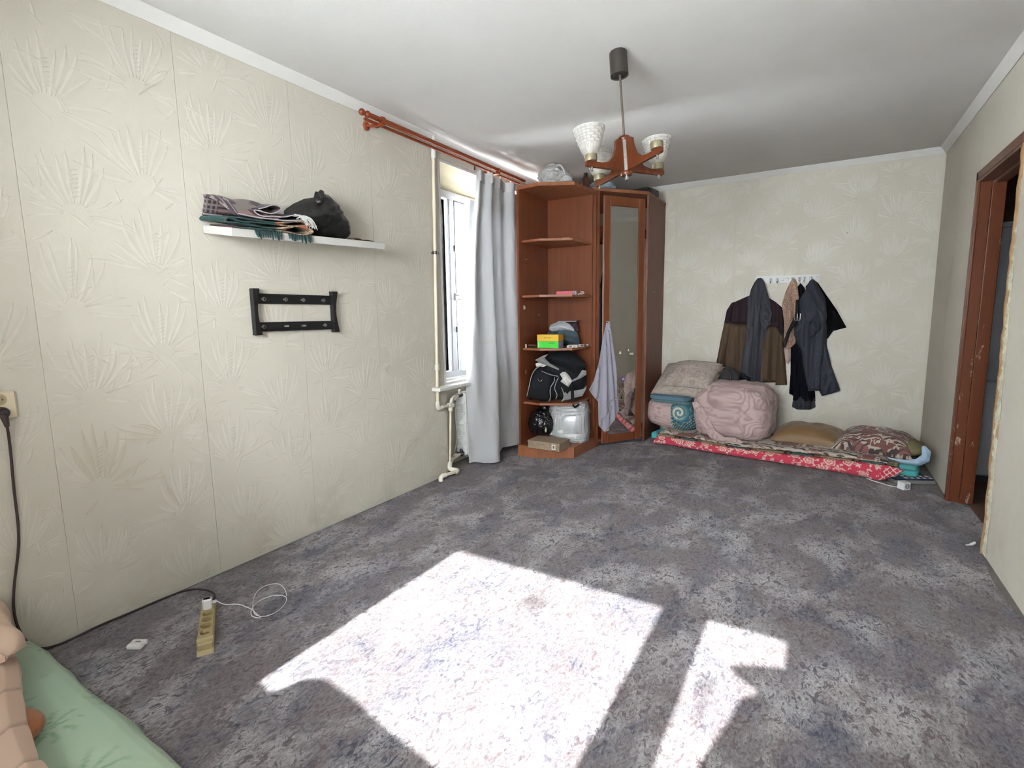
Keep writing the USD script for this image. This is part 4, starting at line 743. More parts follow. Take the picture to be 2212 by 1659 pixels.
hd_ = Thing('hoodie', 'charcoal blue hooded sweatshirt hanging by its hood over the fleece jacket', 'hoodie', (1.92, L - .06, .54))
hg = mat('hoodie_grey', (.062, .064, .078), rough=.95, spec=.15, bump=.5, bs=500, var=.08, vs=50)
hd_.o('body', hang([(1.835, 1.051), (1.837, 1.196), (1.838, 1.331), (1.86, 1.446), (1.886, 1.507), (1.912, 1.545), (1.945, 1.548), (1.97, 1.512), (1.998, 1.423), (2.031, 1.317), (2.04, 1.20), (2.02, 1.08), (2.0, .944), (1.998, .746), (1.995, .531), (1.92, .533), (1.845, .536), (1.864, .584), (1.85, .70), (1.84, .86)], .055, .055, fold=drape(62, .016, .06, 4)), hg, smooth=60)
hd_.o('sleeve', hang([(1.835, 1.06), (1.832, .95), (1.818, .868), (1.808, .711), (1.806, .655), (1.90, .610), (1.912, .75), (1.925, .90), (1.93, 1.05), (1.90, 1.12)], .042, .085, edge=.03, fold=drape(50, .009, .1, 6)), hg, smooth=60)
hd_.o('cuff', hang([(1.807, .674), (1.90, .620), (1.887, .578), (1.802, .628)], .046, .088, edge=.02), MATS['dark_navy_cloth'], smooth=60)
hd_.o('hood', hang([(1.915, 1.24), (1.945, 1.33), (1.99, 1.36), (2.030, 1.310), (2.052, 1.216), (2.041, 1.114), (1.999, 1.062), (1.955, 1.12)], .052, .085, edge=.03, fold=drape(55, .012, -.5, 7)), hg, smooth=60)
hd_.o('drawcord', tube(spline([(1.851, L - .115, 1.385), (1.846, L - .118, 1.33), (1.852, L - .118, 1.285), (1.862, L - .116, 1.33), (1.860, L - .114, 1.38)], 20), .004, 6), MATS['gasket'], smooth=True)
hd_.o('bottom_hem', hang([(1.846, .536), (1.995, .531), (1.996, .562), (1.852, .566)], .05, .062, edge=.02, fold=drape(62, .012, .06, 4)), MATS['dark_navy_cloth'], smooth=60)

kn = hang([(2.123, 1.297), (2.148, 1.409), (2.182, 1.502), (2.204, 1.531), (2.223, 1.526), (2.246, 1.44), (2.258, 1.363), (2.261, 1.226), (2.251, 1.053), (2.253, .948), (2.213, .895), (2.222, .789), (2.205, .749), (2.18, .77), (2.158, .903), (2.156, 1.105)], .030, .03, fold=drape(75, .010, .12, 3))
custom('knit_beige', {'g': ('geometry', {}), 'mp': ('mapping', {'scale': (60, 1, 90)}), 'v': ('voronoi_texture', {'scale': 1.0, 'feature': 'f1'}), 'r': ('rgb_ramp', {'ramp': [(.2, (.50, .35, .27)), (.55, (.34, .215, .16))]}), 'b': ('bump', {'strength': .6, 'distance': .004, 'invert': True}), 'p': ('principled_bsdf', {'roughness': .95})},
       [('g.position', 'mp.vector'), ('mp.vector', 'v.vector'), ('v.distance', 'r.fac'), ('r.color', 'p.base_color'), ('v.distance', 'b.height'), ('b.normal', 'p.normal')])
ks_ = Thing('knitted_scarf', 'beige cable-knit scarf hanging between hoodie and jeans', 'scarf', (2.2, L, .75))
ks_.o('knit', kn, MATS['knit_beige'], smooth=60)
ks_.o('fringe_end', hang([(2.158, .905), (2.213, .897), (2.221, .80), (2.205, .752), (2.182, .772)], .030, .034, fold=drape(75, .006, .1, 1)), mat('knit_pale', (.50, .40, .34), rough=.95, bump=.8, bs=260), smooth=60)

bk_ = mat('black_cloth', (.005, .006, .010), rough=.95, spec=.1)
tr = Thing('black_trousers', 'black trousers with a faded hem hanging behind the jeans', 'trousers', (2.33, L, .33))
tr.o('legs', hang([(2.238, 1.449), (2.262, 1.49), (2.298, 1.446), (2.342, 1.19), (2.379, .933), (2.432, .5), (2.440, .41), (2.350, .39), (2.256, .41), (2.259, .453), (2.223, .473), (2.225, .665), (2.216, .913), (2.241, 1.105)], .040, .004, fold=drape(60, .010, .08, 2)), bk_, smooth=60)
tr.o('faded_hem', hang([(2.262, .455), (2.432, .45), (2.444, .36), (2.40, .333), (2.351, .330), (2.297, .327), (2.253, .349)], .030, .010, fold=drape(90, .010, .0, 1)), mat('faded_black', (.028, .031, .040), rough=.95, var=.3, vs=40), smooth=60)
single('black_tshirt', hang([(2.305, 1.455), (2.354, 1.524), (2.4, 1.484), (2.471, 1.373), (2.558, 1.238), (2.638, 1.088), (2.54, 1.058), (2.501, .986), (2.441, 1.02), (2.338, 1.276)], .035, .010, fold=drape(45, .010, .3, 3)), mat('tshirt_black', (.004, .004, .005), rough=.95, spec=.1), 'black T-shirt hanging behind the jeans, flaring out to the right', 'T-shirt', smooth=60)
jn = Thing('jeans', 'dark grey jeans with a leather belt, rightmost of the hanging clothes', 'jeans', (2.4, L - .05, .5))
custom('denim', {'g': ('geometry', {}), 'mp': ('mapping', {'scale': (700, 700, 300)}), 'n': ('noise_texture', {'scale': 1.0, 'detail': 2.0}), 'n2': ('noise_texture', {'scale': 9.0, 'detail': 4.0, 'roughness': .6}), 'r': ('rgb_ramp', {'ramp': [(.42, (.008, .009, .013)), (.72, (.042, .047, .060))]}), 'm': ('math', {'math_type': 'multiply_add', 'value2': .35, 'value3': .33}), 'ad': ('math', {'math_type': 'multiply_add', 'value2': .65}), 'p': ('principled_bsdf', {'roughness': .9, 'specular_ior_level': .15})},
       [('g.position', 'mp.vector'), ('mp.vector', 'n.vector'), ('g.position', 'n2.vector'), ('n.fac', 'm.value1'), ('n2.fac', 'ad.value1'), ('m.value', 'ad.value3'), ('ad.value', 'r.fac'), ('r.color', 'p.base_color')])
jm = MATS['denim']
MATS['denim'] = jm
jn.o('leg', hang([(2.395, 1.20), (2.440, 1.22), (2.490, 1.105), (2.497, .935), (2.544, .748), (2.625, .53), (2.560, .50), (2.486, .473), (2.453, .536), (2.435, .70), (2.40, .95)], .050, .045, fold=drape(48, .010, .25, 8)), jm, smooth=60)
jn.o('leg', hang([(2.236, 1.18), (2.236, 1.027), (2.264, .949), (2.302, .879), (2.34, .67), (2.379, .51), (2.472, .522), (2.482, .75), (2.490, .95), (2.480, 1.20), (2.36, 1.24)], .060, .055, fold=drape(42, .012, .05, 9)), jm, smooth=60)
jn.o('seat', hang([(2.236, 1.15), (2.240, 1.26), (2.262, 1.33), (2.30, 1.41), (2.335, 1.504), (2.36, 1.517), (2.392, 1.484), (2.433, 1.408), (2.466, 1.34), (2.487, 1.18), (2.45, 1.05), (2.38, .99), (2.30, 1.0), (2.25, 1.06)], .070, .060, fold=drape(35, .014, -.5, 5)), jm, smooth=60)
jn.o('back_pocket', hang([(2.300, 1.24), (2.345, 1.33), (2.400, 1.29), (2.405, 1.20), (2.360, 1.14), (2.315, 1.16)], .008, .135, edge=.01), jm, smooth=60)
jn.o('hem', hang([(2.376, .512), (2.472, .522), (2.472, .545), (2.372, .545)], .060, .062, edge=.02), mat('denim_hem', (.025, .027, .035), rough=.9), smooth=60)
jn.o('fly_stitching', cat(*[box((2.418 + .002*k, L - .125, 1.02 - .055*k), (2.426 + .002*k, L - .120, 1.023 - .055*k)) for k in range(9)]), mat('stitch_grey', (.11, .12, .14), rough=.9), kind='stuff')
blt = Thing('belt', 'black leather belt with silver buckle dangling from the jeans', 'belt', (2.2, L - .12, .91))
lea = mat('leather_black', (.006, .006, .007), rough=.5, spec=.2)
blt.o('strap', hang([(2.238, 1.335), (2.262, 1.34), (2.272, 1.21), (2.250, 1.13), (2.210, 1.045), (2.178, .912), (2.160, .903), (2.153, .935), (2.182, 1.053), (2.222, 1.148), (2.240, 1.226)], .008, .120, edge=.006, res=.007), lea, smooth=60)
blt.o('buckle', tube([(2.236, L - .140, 1.213), (2.282, L - .140, 1.213), (2.280, L - .142, 1.157), (2.238, L - .142, 1.157)], .0042, 8, closed=True), MATS['chrome'], smooth=True)
blt.o('prong', tube([(2.258, L - .140, 1.213), (2.258, L - .145, 1.157)], .003, 6), MATS['chrome'], smooth=True)
blt.o('keeper', tube([(2.246, L - .135, 1.14), (2.296, L - .138, 1.145), (2.296, L - .138, 1.120), (2.246, L - .135, 1.115)], .004, 8, closed=True), lea, smooth=True)

# ------------------------------------------------------------------ bedding pile along the back wall
BE1, BE2, BB = np.array([.985, -.17, 0]), np.array([.17, .985, 0]), np.array([1.137, 4.758, 0])
MBF = frame(BB, BE1, BE2, (0, 0, 1))
def lay(a0, a1, b0, b1, z0, z1, na=200, seed=0, r=.5, wob=.006, front=None):
    """A soft slab: z0, z1 functions of a; rounded cross-section; returns verts, faces, (s, t) cloth coordinates in metres."""
    nt = 130; t = np.arange(nt)/nt*2*PI
    aa = np.linspace(a0, a1, na); V = []; ST = []
    for i, a in enumerate(aa):
        e = min(1, (min(a - a0, a1 - a)/.05 + .001))**.5
        h0, h1 = z0(a), z1(a); hh = (h1 - h0)/2*(.25 + .75*e); zc = h0 + (h1 - h0)/2*(.25 + .75*e)
        bf = b0 + (front(a) if front else 0); bc, bh = (bf + b1)/2, (b1 - bf)/2
        c, s_ = np.cos(t), np.sin(t)
        bb_ = bc - bh*np.sign(c)*np.abs(c)**(.16); zz_ = zc + hh*np.sign(s_)*np.abs(s_)**r
        V.append(np.stack([np.full(nt, a), bb_, zz_], 1))
        d = np.linalg.norm(np.diff(np.stack([bb_, zz_], 1), axis=0, append=[[bb_[0], zz_[0]]]), axis=1); cs = np.concatenate([[0], np.cumsum(d)[:-1]])
        ST.append(np.stack([np.full(nt, a), cs], 1))
    V = np.array(V); V[:, :, 2] += wob*2*nz(V*[6, 6, 6], 1, seed, 3); V[:, :, 1] += wob*nz(V*[9, 9, 9], 1, seed + 4, 3)
    F = grid_faces(na, nt, False, True); v = V.reshape(-1, 3)
    caps = [[0, k + 1, k] for k in range(1, nt - 1)] + [[(na-1)*nt, (na-1)*nt + k, (na-1)*nt + k + 1] for k in range(1, nt - 1)]
    F = np.vstack([F[:, ::-1], np.array(caps)[:, ::-1]])
    return xf((v, F), MBF), np.array(ST).reshape(-1, 2)
def jgrid(step, ext, seed):
    rng = np.random.default_rng(seed); nx, ny = int((ext[1]-ext[0])/step) + 2, int((ext[3]-ext[2])/step) + 2
    g = np.stack(np.meshgrid(np.arange(nx), np.arange(ny), indexing='ij'), -1).reshape(-1, 2).astype(float)
    g[:, 0] += (g[:, 1] % 2)*.5
    return g*step + [ext[0], ext[2]] + rng.uniform(-.18, .18, g.shape)*step, rng.uniform(0, 6.3, len(g)), rng.uniform(.75, 1.2, len(g))
from scipy.spatial import cKDTree
def rose_print(st):
    base = np.array([.50, .045, .085]); pale = np.array([.74, .55, .48]); pink = np.array([.66, .22, .22])
    col = np.tile(base, (len(st), 1))
    c, an, sc = jgrid(.135, (-.1, 2.0, -.1, 1.4), 3); d, i = cKDTree(c).query(st)
    q = st - c[i]; th = np.arctan2(q[:, 1], q[:, 0]); R = .038*sc[i]*(1 + .10*np.cos(5*th + an[i]))
    rose = d < R; ring = .5 + .5*np.sin(d/R*13 + th*2 + an[i]); k = (rose*np.where(ring > .35, 1, .35))[:, None]
    col = col*(1 - k) + (pale*ring[:, None] + pink*(1 - ring[:, None]))*k*1.0
    leaf = (~rose) & (d > R*1.12) & (d < R*1.75) & (np.cos(6*th + an[i]*3) > .62) & (np.sin(d*300 + th*9) > -.7)
    col[leaf] = pale*.92
    c2, an2, sc2 = jgrid(.062, (-.1, 2.0, -.1, 1.4), 9); d2, i2 = cKDTree(c2).query(st); th2 = np.arctan2(*(st - c2[i2]).T[::-1])
    sm = (~rose) & (~leaf) & (d2 < .013*(1 + .6*np.cos(4*th2 + an2[i2]))) & (an2[i2] > 3.4)
    col[sm] = pale*.9
    return col
def leopard_print(st, sd=0):
    p = np.stack([st[:, 0], st[:, 1], 0*st[:, 0] + sd], 1); n = nz(p*[1, 1.4, 1], 44, 3 + sd, 2); big = nz(p, 9, 8 + sd, 2)
    cream, mar, dk = np.array([.52, .46, .40]), np.array([.155, .062, .055]), np.array([.03, .022, .022])
    col = np.where((np.abs(n) < .055)[:, None], cream, np.where((n > 0)[:, None], mar, np.array([.33, .25, .22])))
    m = big > .09; z = np.sin(st[:, 1]*95 + nz(p, 9, 2, 3)*16 + st[:, 0]*20)
    col[m] = np.where((z > .25)[:, None], dk*2.2, cream)[m]
    m2 = big < -.13; col[m2] = (mar*1.1 + .1*np.maximum(nz(p, 60, 4, 2), 0)[:, None])[m2]
    return col*(1 + .15*nz(p, 90, 1, 2))[:, None]
def zebra_print(st, sd=0):
    p = np.stack([st[:, 0], st[:, 1], 0*st[:, 0] + sd], 1); cream, mar, dk = np.array([.50, .43, .37]), np.array([.17, .075, .07]), np.array([.035, .026, .026])
    z = np.sin(st[:, 1]*250 + nz(p, 12, 2, 3)*24 - st[:, 0]*50); zone = nz(p*[1, 1.8, 1], 11, 5 + sd, 3)
    col = np.where((z > .30)[:, None], dk*1.5, cream)
    r = (zone > .03); col[r] = np.where((z > .55)[:, None], dk*2, mar*1.35)[r]
    s = (zone < -.10); n = nz(p, 34, 7, 2); col[s] = np.where((np.abs(n) < .05)[:, None], cream*1.15, mar)[s]
    return col
def scroll_print(st, base, line, sc=5., sd=0, w=.16):
    p = np.stack([st[:, 0], st[:, 1], 0*st[:, 0] + sd], 1); n = nz(p, sc, sd, 2)*9
    f = np.abs(n - np.round(n)); g = nz(p, sc*.8, sd + 9, 2)*5; f2 = np.abs(g - np.round(g))
    k = np.clip(1 - f/w, 0, 1)**.6*(nz(p, 3, sd + 4, 2) > -.18); k2 = np.clip(1 - f2/(w*.6), 0, 1)**.6*.7
    k = np.maximum(k, k2)[:, None]
    return np.array(base)*(1 - k) + np.array(line)*k
def plaid_print(st):
    ol, tl, tan, dk = np.array([.105, .095, .045]), np.array([.045, .095, .095]), np.array([.25, .20, .11]), np.array([.012, .012, .015])
    a = st[:, 0] % .46
    col = np.tile(ol, (len(st), 1)); col[a < .20] = tan; col[(a > .26) & (a < .40)] = tl
    for q in (.215, .255, .41): col[np.abs(a - q) < .008] = dk
    return col*(1 + .25*nz(np.stack([st[:, 0], st[:, 1], 0*a], 1), 40, 1, 2))[:, None]
fab = lambda n, **k: mat(n, attr=True, rough=.92, bump=.3, bs=380, bd=.001, sheen=.1, **k)
prt = fab('printed_cotton', spec=.25)
zt = lambda a: float(np.interp(a, [0, .5, .95, 1.4, 1.9], [.092, .085, .088, .112, .125]))
m, st = lay(0.0, 1.80, .0, .56, lambda a: .004, zt, 420, 1, .75, .006)
st2 = st.copy(); rm = Thing('floor_mattress', 'thin floor mattress in a red cover printed with pale roses', 'mattress', (2.0, 4.9, 0))
rm.o('cover', m, prt, smooth=True, col=rose_print(st2))
tri = puff([(1.72, .118), (1.80, .128), (1.865, .120), (1.90, .105), (1.845, .055), (1.76, .008), (1.70, .010), (1.69, .06)], .016, BB, BE1, (0, 0, 1), -BE2, res=.0045, edge=.01, base=.006)
def lattice(st):
    u_, v_ = st[:, 0] + st[:, 1], st[:, 0] - st[:, 1]*.9
    k = ((np.abs((u_*26) % 1 - .5) < .09) | (np.abs((v_*26) % 1 - .5) < .09)) & (st[:, 0] - .35*st[:, 1] > 1.755)
    c_ = rose_print(st + [3e-3, .4]); c_[st[:, 0] - .35*st[:, 1] > 1.745] = [.46, .035, .07]; c_[k] = [.72, .55, .50]; return c_
rm.o('corner_fold', tri[:2], prt, smooth=True, col=lattice(tri[2]), label='pointed corner with a lattice border')
zp = lambda a: zt(a) + .018 + .004*math.sin(a*7); zl = lambda a: zp(a) + .030 + .004*math.sin(a*5 + 1)
m, st = lay(.02, 1.86, .012, .57, lambda a: zt(a) - .006, zp, 260, 2, .9, .005)
single('plaid_blanket', m, prt, 'olive and teal plaid blanket between the red mattress and the animal-print blanket', 'blanket', smooth=True, col=plaid_print(st))
m, st = lay(.05, 1.80, .002, .57, lambda a: zp(a) - .006, zl, 400, 3, .9, .006, front=lambda a: .012*math.sin(a*4))
single('animal_print_blanket', m, prt, 'thin leopard-print blanket spread under the cushions', 'blanket', smooth=True, col=leopard_print(st*[1, 1.0]))
tq = mat('turquoise_cloth', (.075, .42, .42), rough=.9, bump=.4, bs=300, var=.1)
def fold_slab(a0, a1, b0, b1, z0, z1, r=.02, sd=0):
    m_ = crumple((a0, b0, z0), (a1, b1, z1), sd, .0035, 4, .22); return xf(m_, MBF)
fq = Thing('turquoise_sheet', 'folded turquoise sheet at the right-hand foot of the pile', 'sheet', (3.03, 4.7, .05))
fq.o('lower_fold', fold_slab(1.72, 1.975, .10, .40, .045, .085, sd=3), tq, smooth=True)
fq.o('upper_fold', fold_slab(1.74, 1.965, .12, .42, .086, .118, sd=4), mat('turquoise_pale', (.10, .36, .36), rough=.9, bump=.4, bs=300), smooth=True)
single('rolled_towel', fold_slab(-.035, .02, .035, .25, .052, .105, sd=5), mat('aqua_cloth', (.06, .40, .45), rough=.9, bump=.5, bs=250), 'end of a turquoise roll poking out left of the red mattress', 'cloth roll', smooth=True)
lb = puff([(1.70, .128), (1.80, .165), (1.88, .168), (1.95, .160), (1.985, .20), (1.98, .265), (2.0, .27), (2.035, .23), (2.03, .16), (1.985, .122), (1.90, .112), (1.78, .115)], .07, BB + BE2*.16, BE1, (0, 0, 1), -BE2, res=.010, edge=.05, fold=lambda x, z: .012*np.sin(z*140 + x*30))
single('light_blue_sheet', lb[:2], mat('light_blue_cloth', (.40, .54, .70), rough=.9, bump=.2, bs=300), 'crumpled light blue sheet tucked over the turquoise one', 'sheet', smooth=60)
ov = blob(tuple(BB + BE1*1.86 + BE2*.36 + np.array([0, 0, .205])), (.14, .18, .065), 12, 4, .06, wr=.02)
single('olive_cushion', ov, mat('olive_cloth', (.19, .17, .085), rough=.9, bump=.3, bs=300, var=.15), 'olive cushion behind the zebra-print cushion in the corner', 'cushion', smooth=True)

def place_pillow(P, tilt, az, at):
    M_ = frame(at, (1, 0, 0), (0, 1, 0), (0, 0, 1)) @ rotz(az) @ rot(tilt, [1, 0, 0]); return (P[0] @ M_[:3, :3].T + M_[:3, 3], P[1])
AZ = math.atan2(-.17, .985)
ba = lambda a, b, z: BB + BE1*a + BE2*b + np.array([0, 0, z])
P = pillow_mesh(.52, .38, .165, 56, 3, .006, .05, .30)
single('brown_cushion', place_pillow(P, .10, AZ, ba(1.235, .36, .180)), mat('satin_brown', (.175, .098, .036), rough=.45, bump=.25, bs=40, bd=.01, sheen=.2), 'plain brown satin cushion on the animal-print blanket', 'cushion', smooth=True)
P = pillow_mesh(.50, .42, .17, 170, 6, .007, .06, .25)
zc_ = place_pillow(P, .12, AZ - .05, ba(1.69, .34, .190))
single('zebra_cushion', zc_, prt, 'cushion in a maroon and cream zebra print, right of the brown one', 'cushion', smooth=True, col=zebra_print(P[2]))

PK, PKL = (.55, .42, .405), (.36, .245, .25)
def roll(c, r, ex, sd, sub=6, wr=.03):
    m_ = trimesh.creation.icosphere(sub); d = np.array(m_.vertices); q = np.sign(d)*np.abs(d)**np.asarray(ex); q /= np.abs(q).max(0)
    p = q*(np.asarray(r) + 0)[None]; st_ = np.stack([p[:, 0] + p[:, 1]*.5, np.arctan2(p[:, 2], -p[:, 1])*.24], 1)
    w_ = d*(wr*ridge(p*[1, 2, 2], 4.5, sd, 3) + wr*.8*ridge(p*[2.2, .8, 1.2] + .3*nz(p, 3, sd + 7, 2)[:, None], 6, sd + 2, 2))[:, None]*.5
    p = p + w_; return xf((p + np.asarray(c), np.array(m_.faces)), MBF), st_
dv = Thing('pink_duvet', 'bulky rolled duvet in a dusty pink scroll-patterned cover', 'duvet', (1.75, 4.95, .13))
m, st = roll((.635, .325, .355), (.310, .240, .240), (.36, .58, .56), 4)
dv.o('roll', m, prt, smooth=True, col=scroll_print(st*[1, 1.6], PK, PKL, 6.0, 2, .2))
m, st = roll((.09, .30, .285), (.235, .19, .142), (.55, .62, .62), 7, 5, .02)
dv.o('inner_end', m, prt, smooth=True, col=scroll_print(st*[1, 1.6], PK, PKL, 5., 5, .13))
tl = [(.345, .43), (.38, .45), (.44, .40), (.50, .30), (.56, .20), (.64, .155), (.73, .165), (.80, .135), (.79, .085), (.755, .070), (.735, .110), (.66, .115), (.60, .098), (.53, .12), (.47, .18), (.41, .28), (.36, .37)]
pf_ = puff(tl, .040, BB + BE2*.055, BE1, (0, 0, 1), -BE2, res=.008, edge=.02, fold=lambda x, z: .013*np.sin((x + z)*120 + 8*x))
dv.o('trailing_fold', pf_[:2], prt, smooth=True, col=scroll_print(pf_[2], PK, PKL, 6, 3, .13))
def paisley(st, ex):
    teal, deep, cream, gr, dk = np.array([.075, .20, .23]), np.array([.03, .135, .17]), np.array([.62, .58, .46]), np.array([.16, .18, .19]), np.array([.02, .03, .05])
    n = len(st); col = np.tile(deep, (n, 1)); x, y = st[:, 0], st[:, 1]
    r = np.hypot(x - .005, y - .03); th = np.arctan2(y - .03, x - .005)
    col[r < .085] = teal
    k = (r < .062) & (np.sin(th - r*150) > .1); col[k] = cream; col[(r > .062) & (r < .070)] = gr*1.4
    k = (r > .074) & (r < .092) & (np.cos(th*16) > .55) & (x < .03); col[k] = dk
    k = (r > .098) & (x < -.055) & (np.sin(x*190)*np.sin(y*170 + x*60) > .05); col[k] = cream*1.05
    edge_ = np.abs(r - .11 - .012*np.cos(th*9)) < .006; col[edge_ & (x > -.06)] = gr*1.3
    k = (r > .118) & (np.sin(x*260 + 2)*np.sin(y*230) > .62); col[k] = cream*1.1
    k = (r > .122) & (np.abs(np.sin(th*6)) < .12) & (x > 0); col[k] = dk*2
    return col
m, st = roll((.205, .295, .282), (.125, .205, .152), (.65, .66, .62), 9, 6, .014)
sp_ = np.stack([st[:, 0]*0 + (meshkit.arrays(m)[0] @ BE1 - BB @ BE1) - .205, meshkit.arrays(m)[0][:, 2] - .285], 1)
single('paisley_cushion', m, prt, 'teal cushion with a cream paisley spiral wedged into the pink duvet', 'cushion', smooth=True, col=paisley(sp_, 1))
sb_ = Thing('blue_cloth', 'folded steel-blue cloth between the pink duvet and the beige pillows', 'cloth', ba(.12, .25, .42))
sb_.o('upper_fold', fold_slab(-.075, .29, .05, .40, .428, .468, sd=8), mat('steel_blue', (.095, .175, .235), rough=.9, bump=.3, bs=300), smooth=True)
sb_.o('lower_fold', fold_slab(-.05, .33, .06, .42, .398, .430, sd=9), mat('teal_grey', (.085, .155, .165), rough=.9, bump=.3, bs=300), smooth=True)
BG, BGL = (.43, .37, .325), (.335, .265, .235)
P = pillow_mesh(.56, .46, .15, 110, 12, .008, .04, .35)
single('beige_pillow', place_pillow(P, .60, AZ + .0, ba(.185, .325, .592)), prt, 'large beige patterned pillow leaning against the wardrobe side', 'pillow', smooth=True, col=scroll_print(P[2], BG, BGL, 9, 3, .2))
P = pillow_mesh(.44, .36, .14, 100, 15, .007, .05, .35)
single('small_beige_pillow', place_pillow(P, .58, AZ - .04, ba(.255, .27, .655)), prt, 'smaller beige scroll-patterned pillow lying on the larger one', 'pillow', smooth=True, col=scroll_print(P[2], (.45, .39, .35), BGL, 10, 6, .2))
db = Thing('dark_bag', 'dark bag with handle strap squeezed behind the pillows by the wall', 'bag', ba(.55, .55, .6))
db.o('bag', blob(tuple(ba(.50, .50, .60)), (.10, .07, .12), 19, 4, .12, wr=.05), mat('charcoal_cloth', (.025, .028, .030), rough=.8), smooth=True)
db.o('strap', tube(spline([ba(.44, .40, .66), ba(.52, .42, .69), ba(.56, .40, .62), ba(.46, .36, .52)], 20), .010, 7), mat('strap_brown', (.045, .025, .02), rough=.7), smooth=True)

# things by the foot of the pile
gt = Thing('grey_case', 'flat grey case with a navy panel of white squares, half under the mattress', 'case', (3.05, 4.6, 0))
RG = rotz(.42, (3.06, 4.60, 0))
gt.o('body', xf(box((2.90, 4.48, .001), (3.17, 4.74, .030), .010), RG), mat('case_grey', (.24, .235, .225), rough=.45), smooth=30)
gt.o('panel', xf(box((2.905, 4.49, .030), (3.16, 4.735, .042), .003), RG), mat('panel_navy', (.012, .018, .06), rough=.5), smooth=30)
for i in range(5):
    for j in range(2):
        gt.o('square', xf(box((2.975 + i*.040, 4.498 + j*.045, .0423), (2.997 + i*.040, 4.522 + j*.045, .0436)), RG), MATS['white_print'])
single('folded_paper', prism([(2.86, 4.50), (2.96, 4.46), (3.0, 4.55), (2.90, 4.60)], .044, .050), mat('paper_white', (.70, .70, .72), rough=.7), 'folded white paper under the pointed mattress corner', 'paper')
cu = Thing('plug_adapter', 'white cube-shaped plug adapter lying on the carpet before the mattress', 'adapter', (3.0, 4.33, 0))
RK2 = rotz(.70, (3.003, 4.338, 0)); aw = mat('adapter_white', (.78, .78, .80), rough=.35)
cu.o('body', xf(box((2.976, 4.311, 0), (3.030, 4.365, .054), .003), RK2), aw, smooth=30)
cu.o('socket', xf(cat(lathe([(.008, .004), (.016, .004), (.018, .0015), (.018, 0), (.008, 0)], 24, axis_frame((3.003, 4.3115, .028), (0, -1, 0)), closed=True)), RK2), mat('socket_grey', (.30, .30, .36), rough=.4), smooth=40)
cu.o('pin_hole', xf(cat(*[lathe([(0, .002), (.003, .002), (.003, 0), (0, 0)], 10, axis_frame((3.003 + dx, 4.3112, .028), (0, -1, 0))) for dx in (-.006, .006)]), RK2), MATS['gasket'], kind='stuff')
single('white_cable', tube(spline([(2.97, 4.35, .006), (2.93, 4.36, .004), (2.88, 4.40, .004), (2.83, 4.44, .005), (2.80, 4.48, .006)], 30), .0035, 8), MATS['adapter_white'], 'thin white cable running from the cube adapter under the mattress', 'cable', smooth=True)

# ------------------------------------------------------------------ chandelier
cd = Thing('chandelier', 'four-armed wooden chandelier with woven-glass shades hanging from the ceiling', 'chandelier', (1.529, 2.547, 2.5))
top, hub = np.array([1.531, 2.575, 2.5]), np.array([1.580, 2.560, 2.00]); ax = unit(top - hub)
dkp, lw = mat('canopy_brown', (.030, .026, .022), rough=.45), MATS['lamp_wood']
cd.o('canopy', lathe([(0, -.002), (.012, -.002), (.040, -.004), (.0435, -.010), (.0425, .098), (.039, .103), (0, .103)], 32, axis_frame(top - ax*.108 + np.array([-.002, 0, 0]), ax)), dkp, smooth=35)
cd.o('canopy_hole', lathe([(0, -.003), (.030, -.003), (.033, 0), (.033, .002), (0, .002)], 28, axis_frame(top - ax*.1125, ax)), mat('canopy_dark', (.025, .022, .02), rough=.5), smooth=35)
cd.o('stem', tube([top - ax*.11, hub + ax*.085], .0055, 12), mat('stem_bronze', (.16, .125, .10), rough=.35, metal=.5), smooth=True)
cd.o('hub_tube', lathe([(0, -.075), (.0215, -.075), (.0215, .075), (0, .075)], 24, axis_frame(hub, ax)), MATS['chrome'], smooth=35)
for s_ in (.083, -.083): cd.o('hub_cap', lathe([(0, -.010), (.026, -.010), (.029, -.005), (.029, .005), (.026, .010), (0, .010)], 24, axis_frame(hub + ax*s_, ax)), lw, smooth=35)
cd.o('hub_nut', lathe([(0, -.014), (.009, -.014), (.0095, -.004), (.0095, .008), (0, .008)], 14, axis_frame(hub - ax*.10, ax)), MATS['chrome'], smooth=35)
dA = unit(np.array([-.12, -.20, 0]) - ax*(np.array([-.12, -.20, 0]) @ ax)); dB = np.cross(ax, dA)
armp = [(.020, -.072), (.020, .070), (.048, .076), (.056, .070), (.062, .030), (.080, -.010), (.110, -.038), (.150, -.047), (.240, -.046), (.244, -.050), (.244, -.067), (.236, -.072)]
glass = custom('woven_glass', {'at': ('attribute', {'attribute': 'col'}), 'p': ('principled_bsdf', {'base_color': (.90, .89, .86), 'roughness': .15}), 'tl': ('translucent_bsdf', {'color': (.9, .89, .86)}), 'a': ('mix_closure', {'fac': .5}), 't': ('transparent_bsdf', {'color': (.97, .96, .94)}), 'm': ('mix_closure', {})},
    [('p.BSDF', 'a.closure1'), ('tl.BSDF', 'a.closure2'), ('t.BSDF', 'm.closure1'), ('a.closure', 'm.closure2'), ('at.fac', 'm.fac')], surface='m.closure')
rimg = mat('glass_rim', (.85, .84, .81), rough=.1, translucent=.3)
brass = mat('dull_brass', (.30, .26, .17), rough=.4, metal=.6)
arm_prism = prism(armp, -.008, .008)
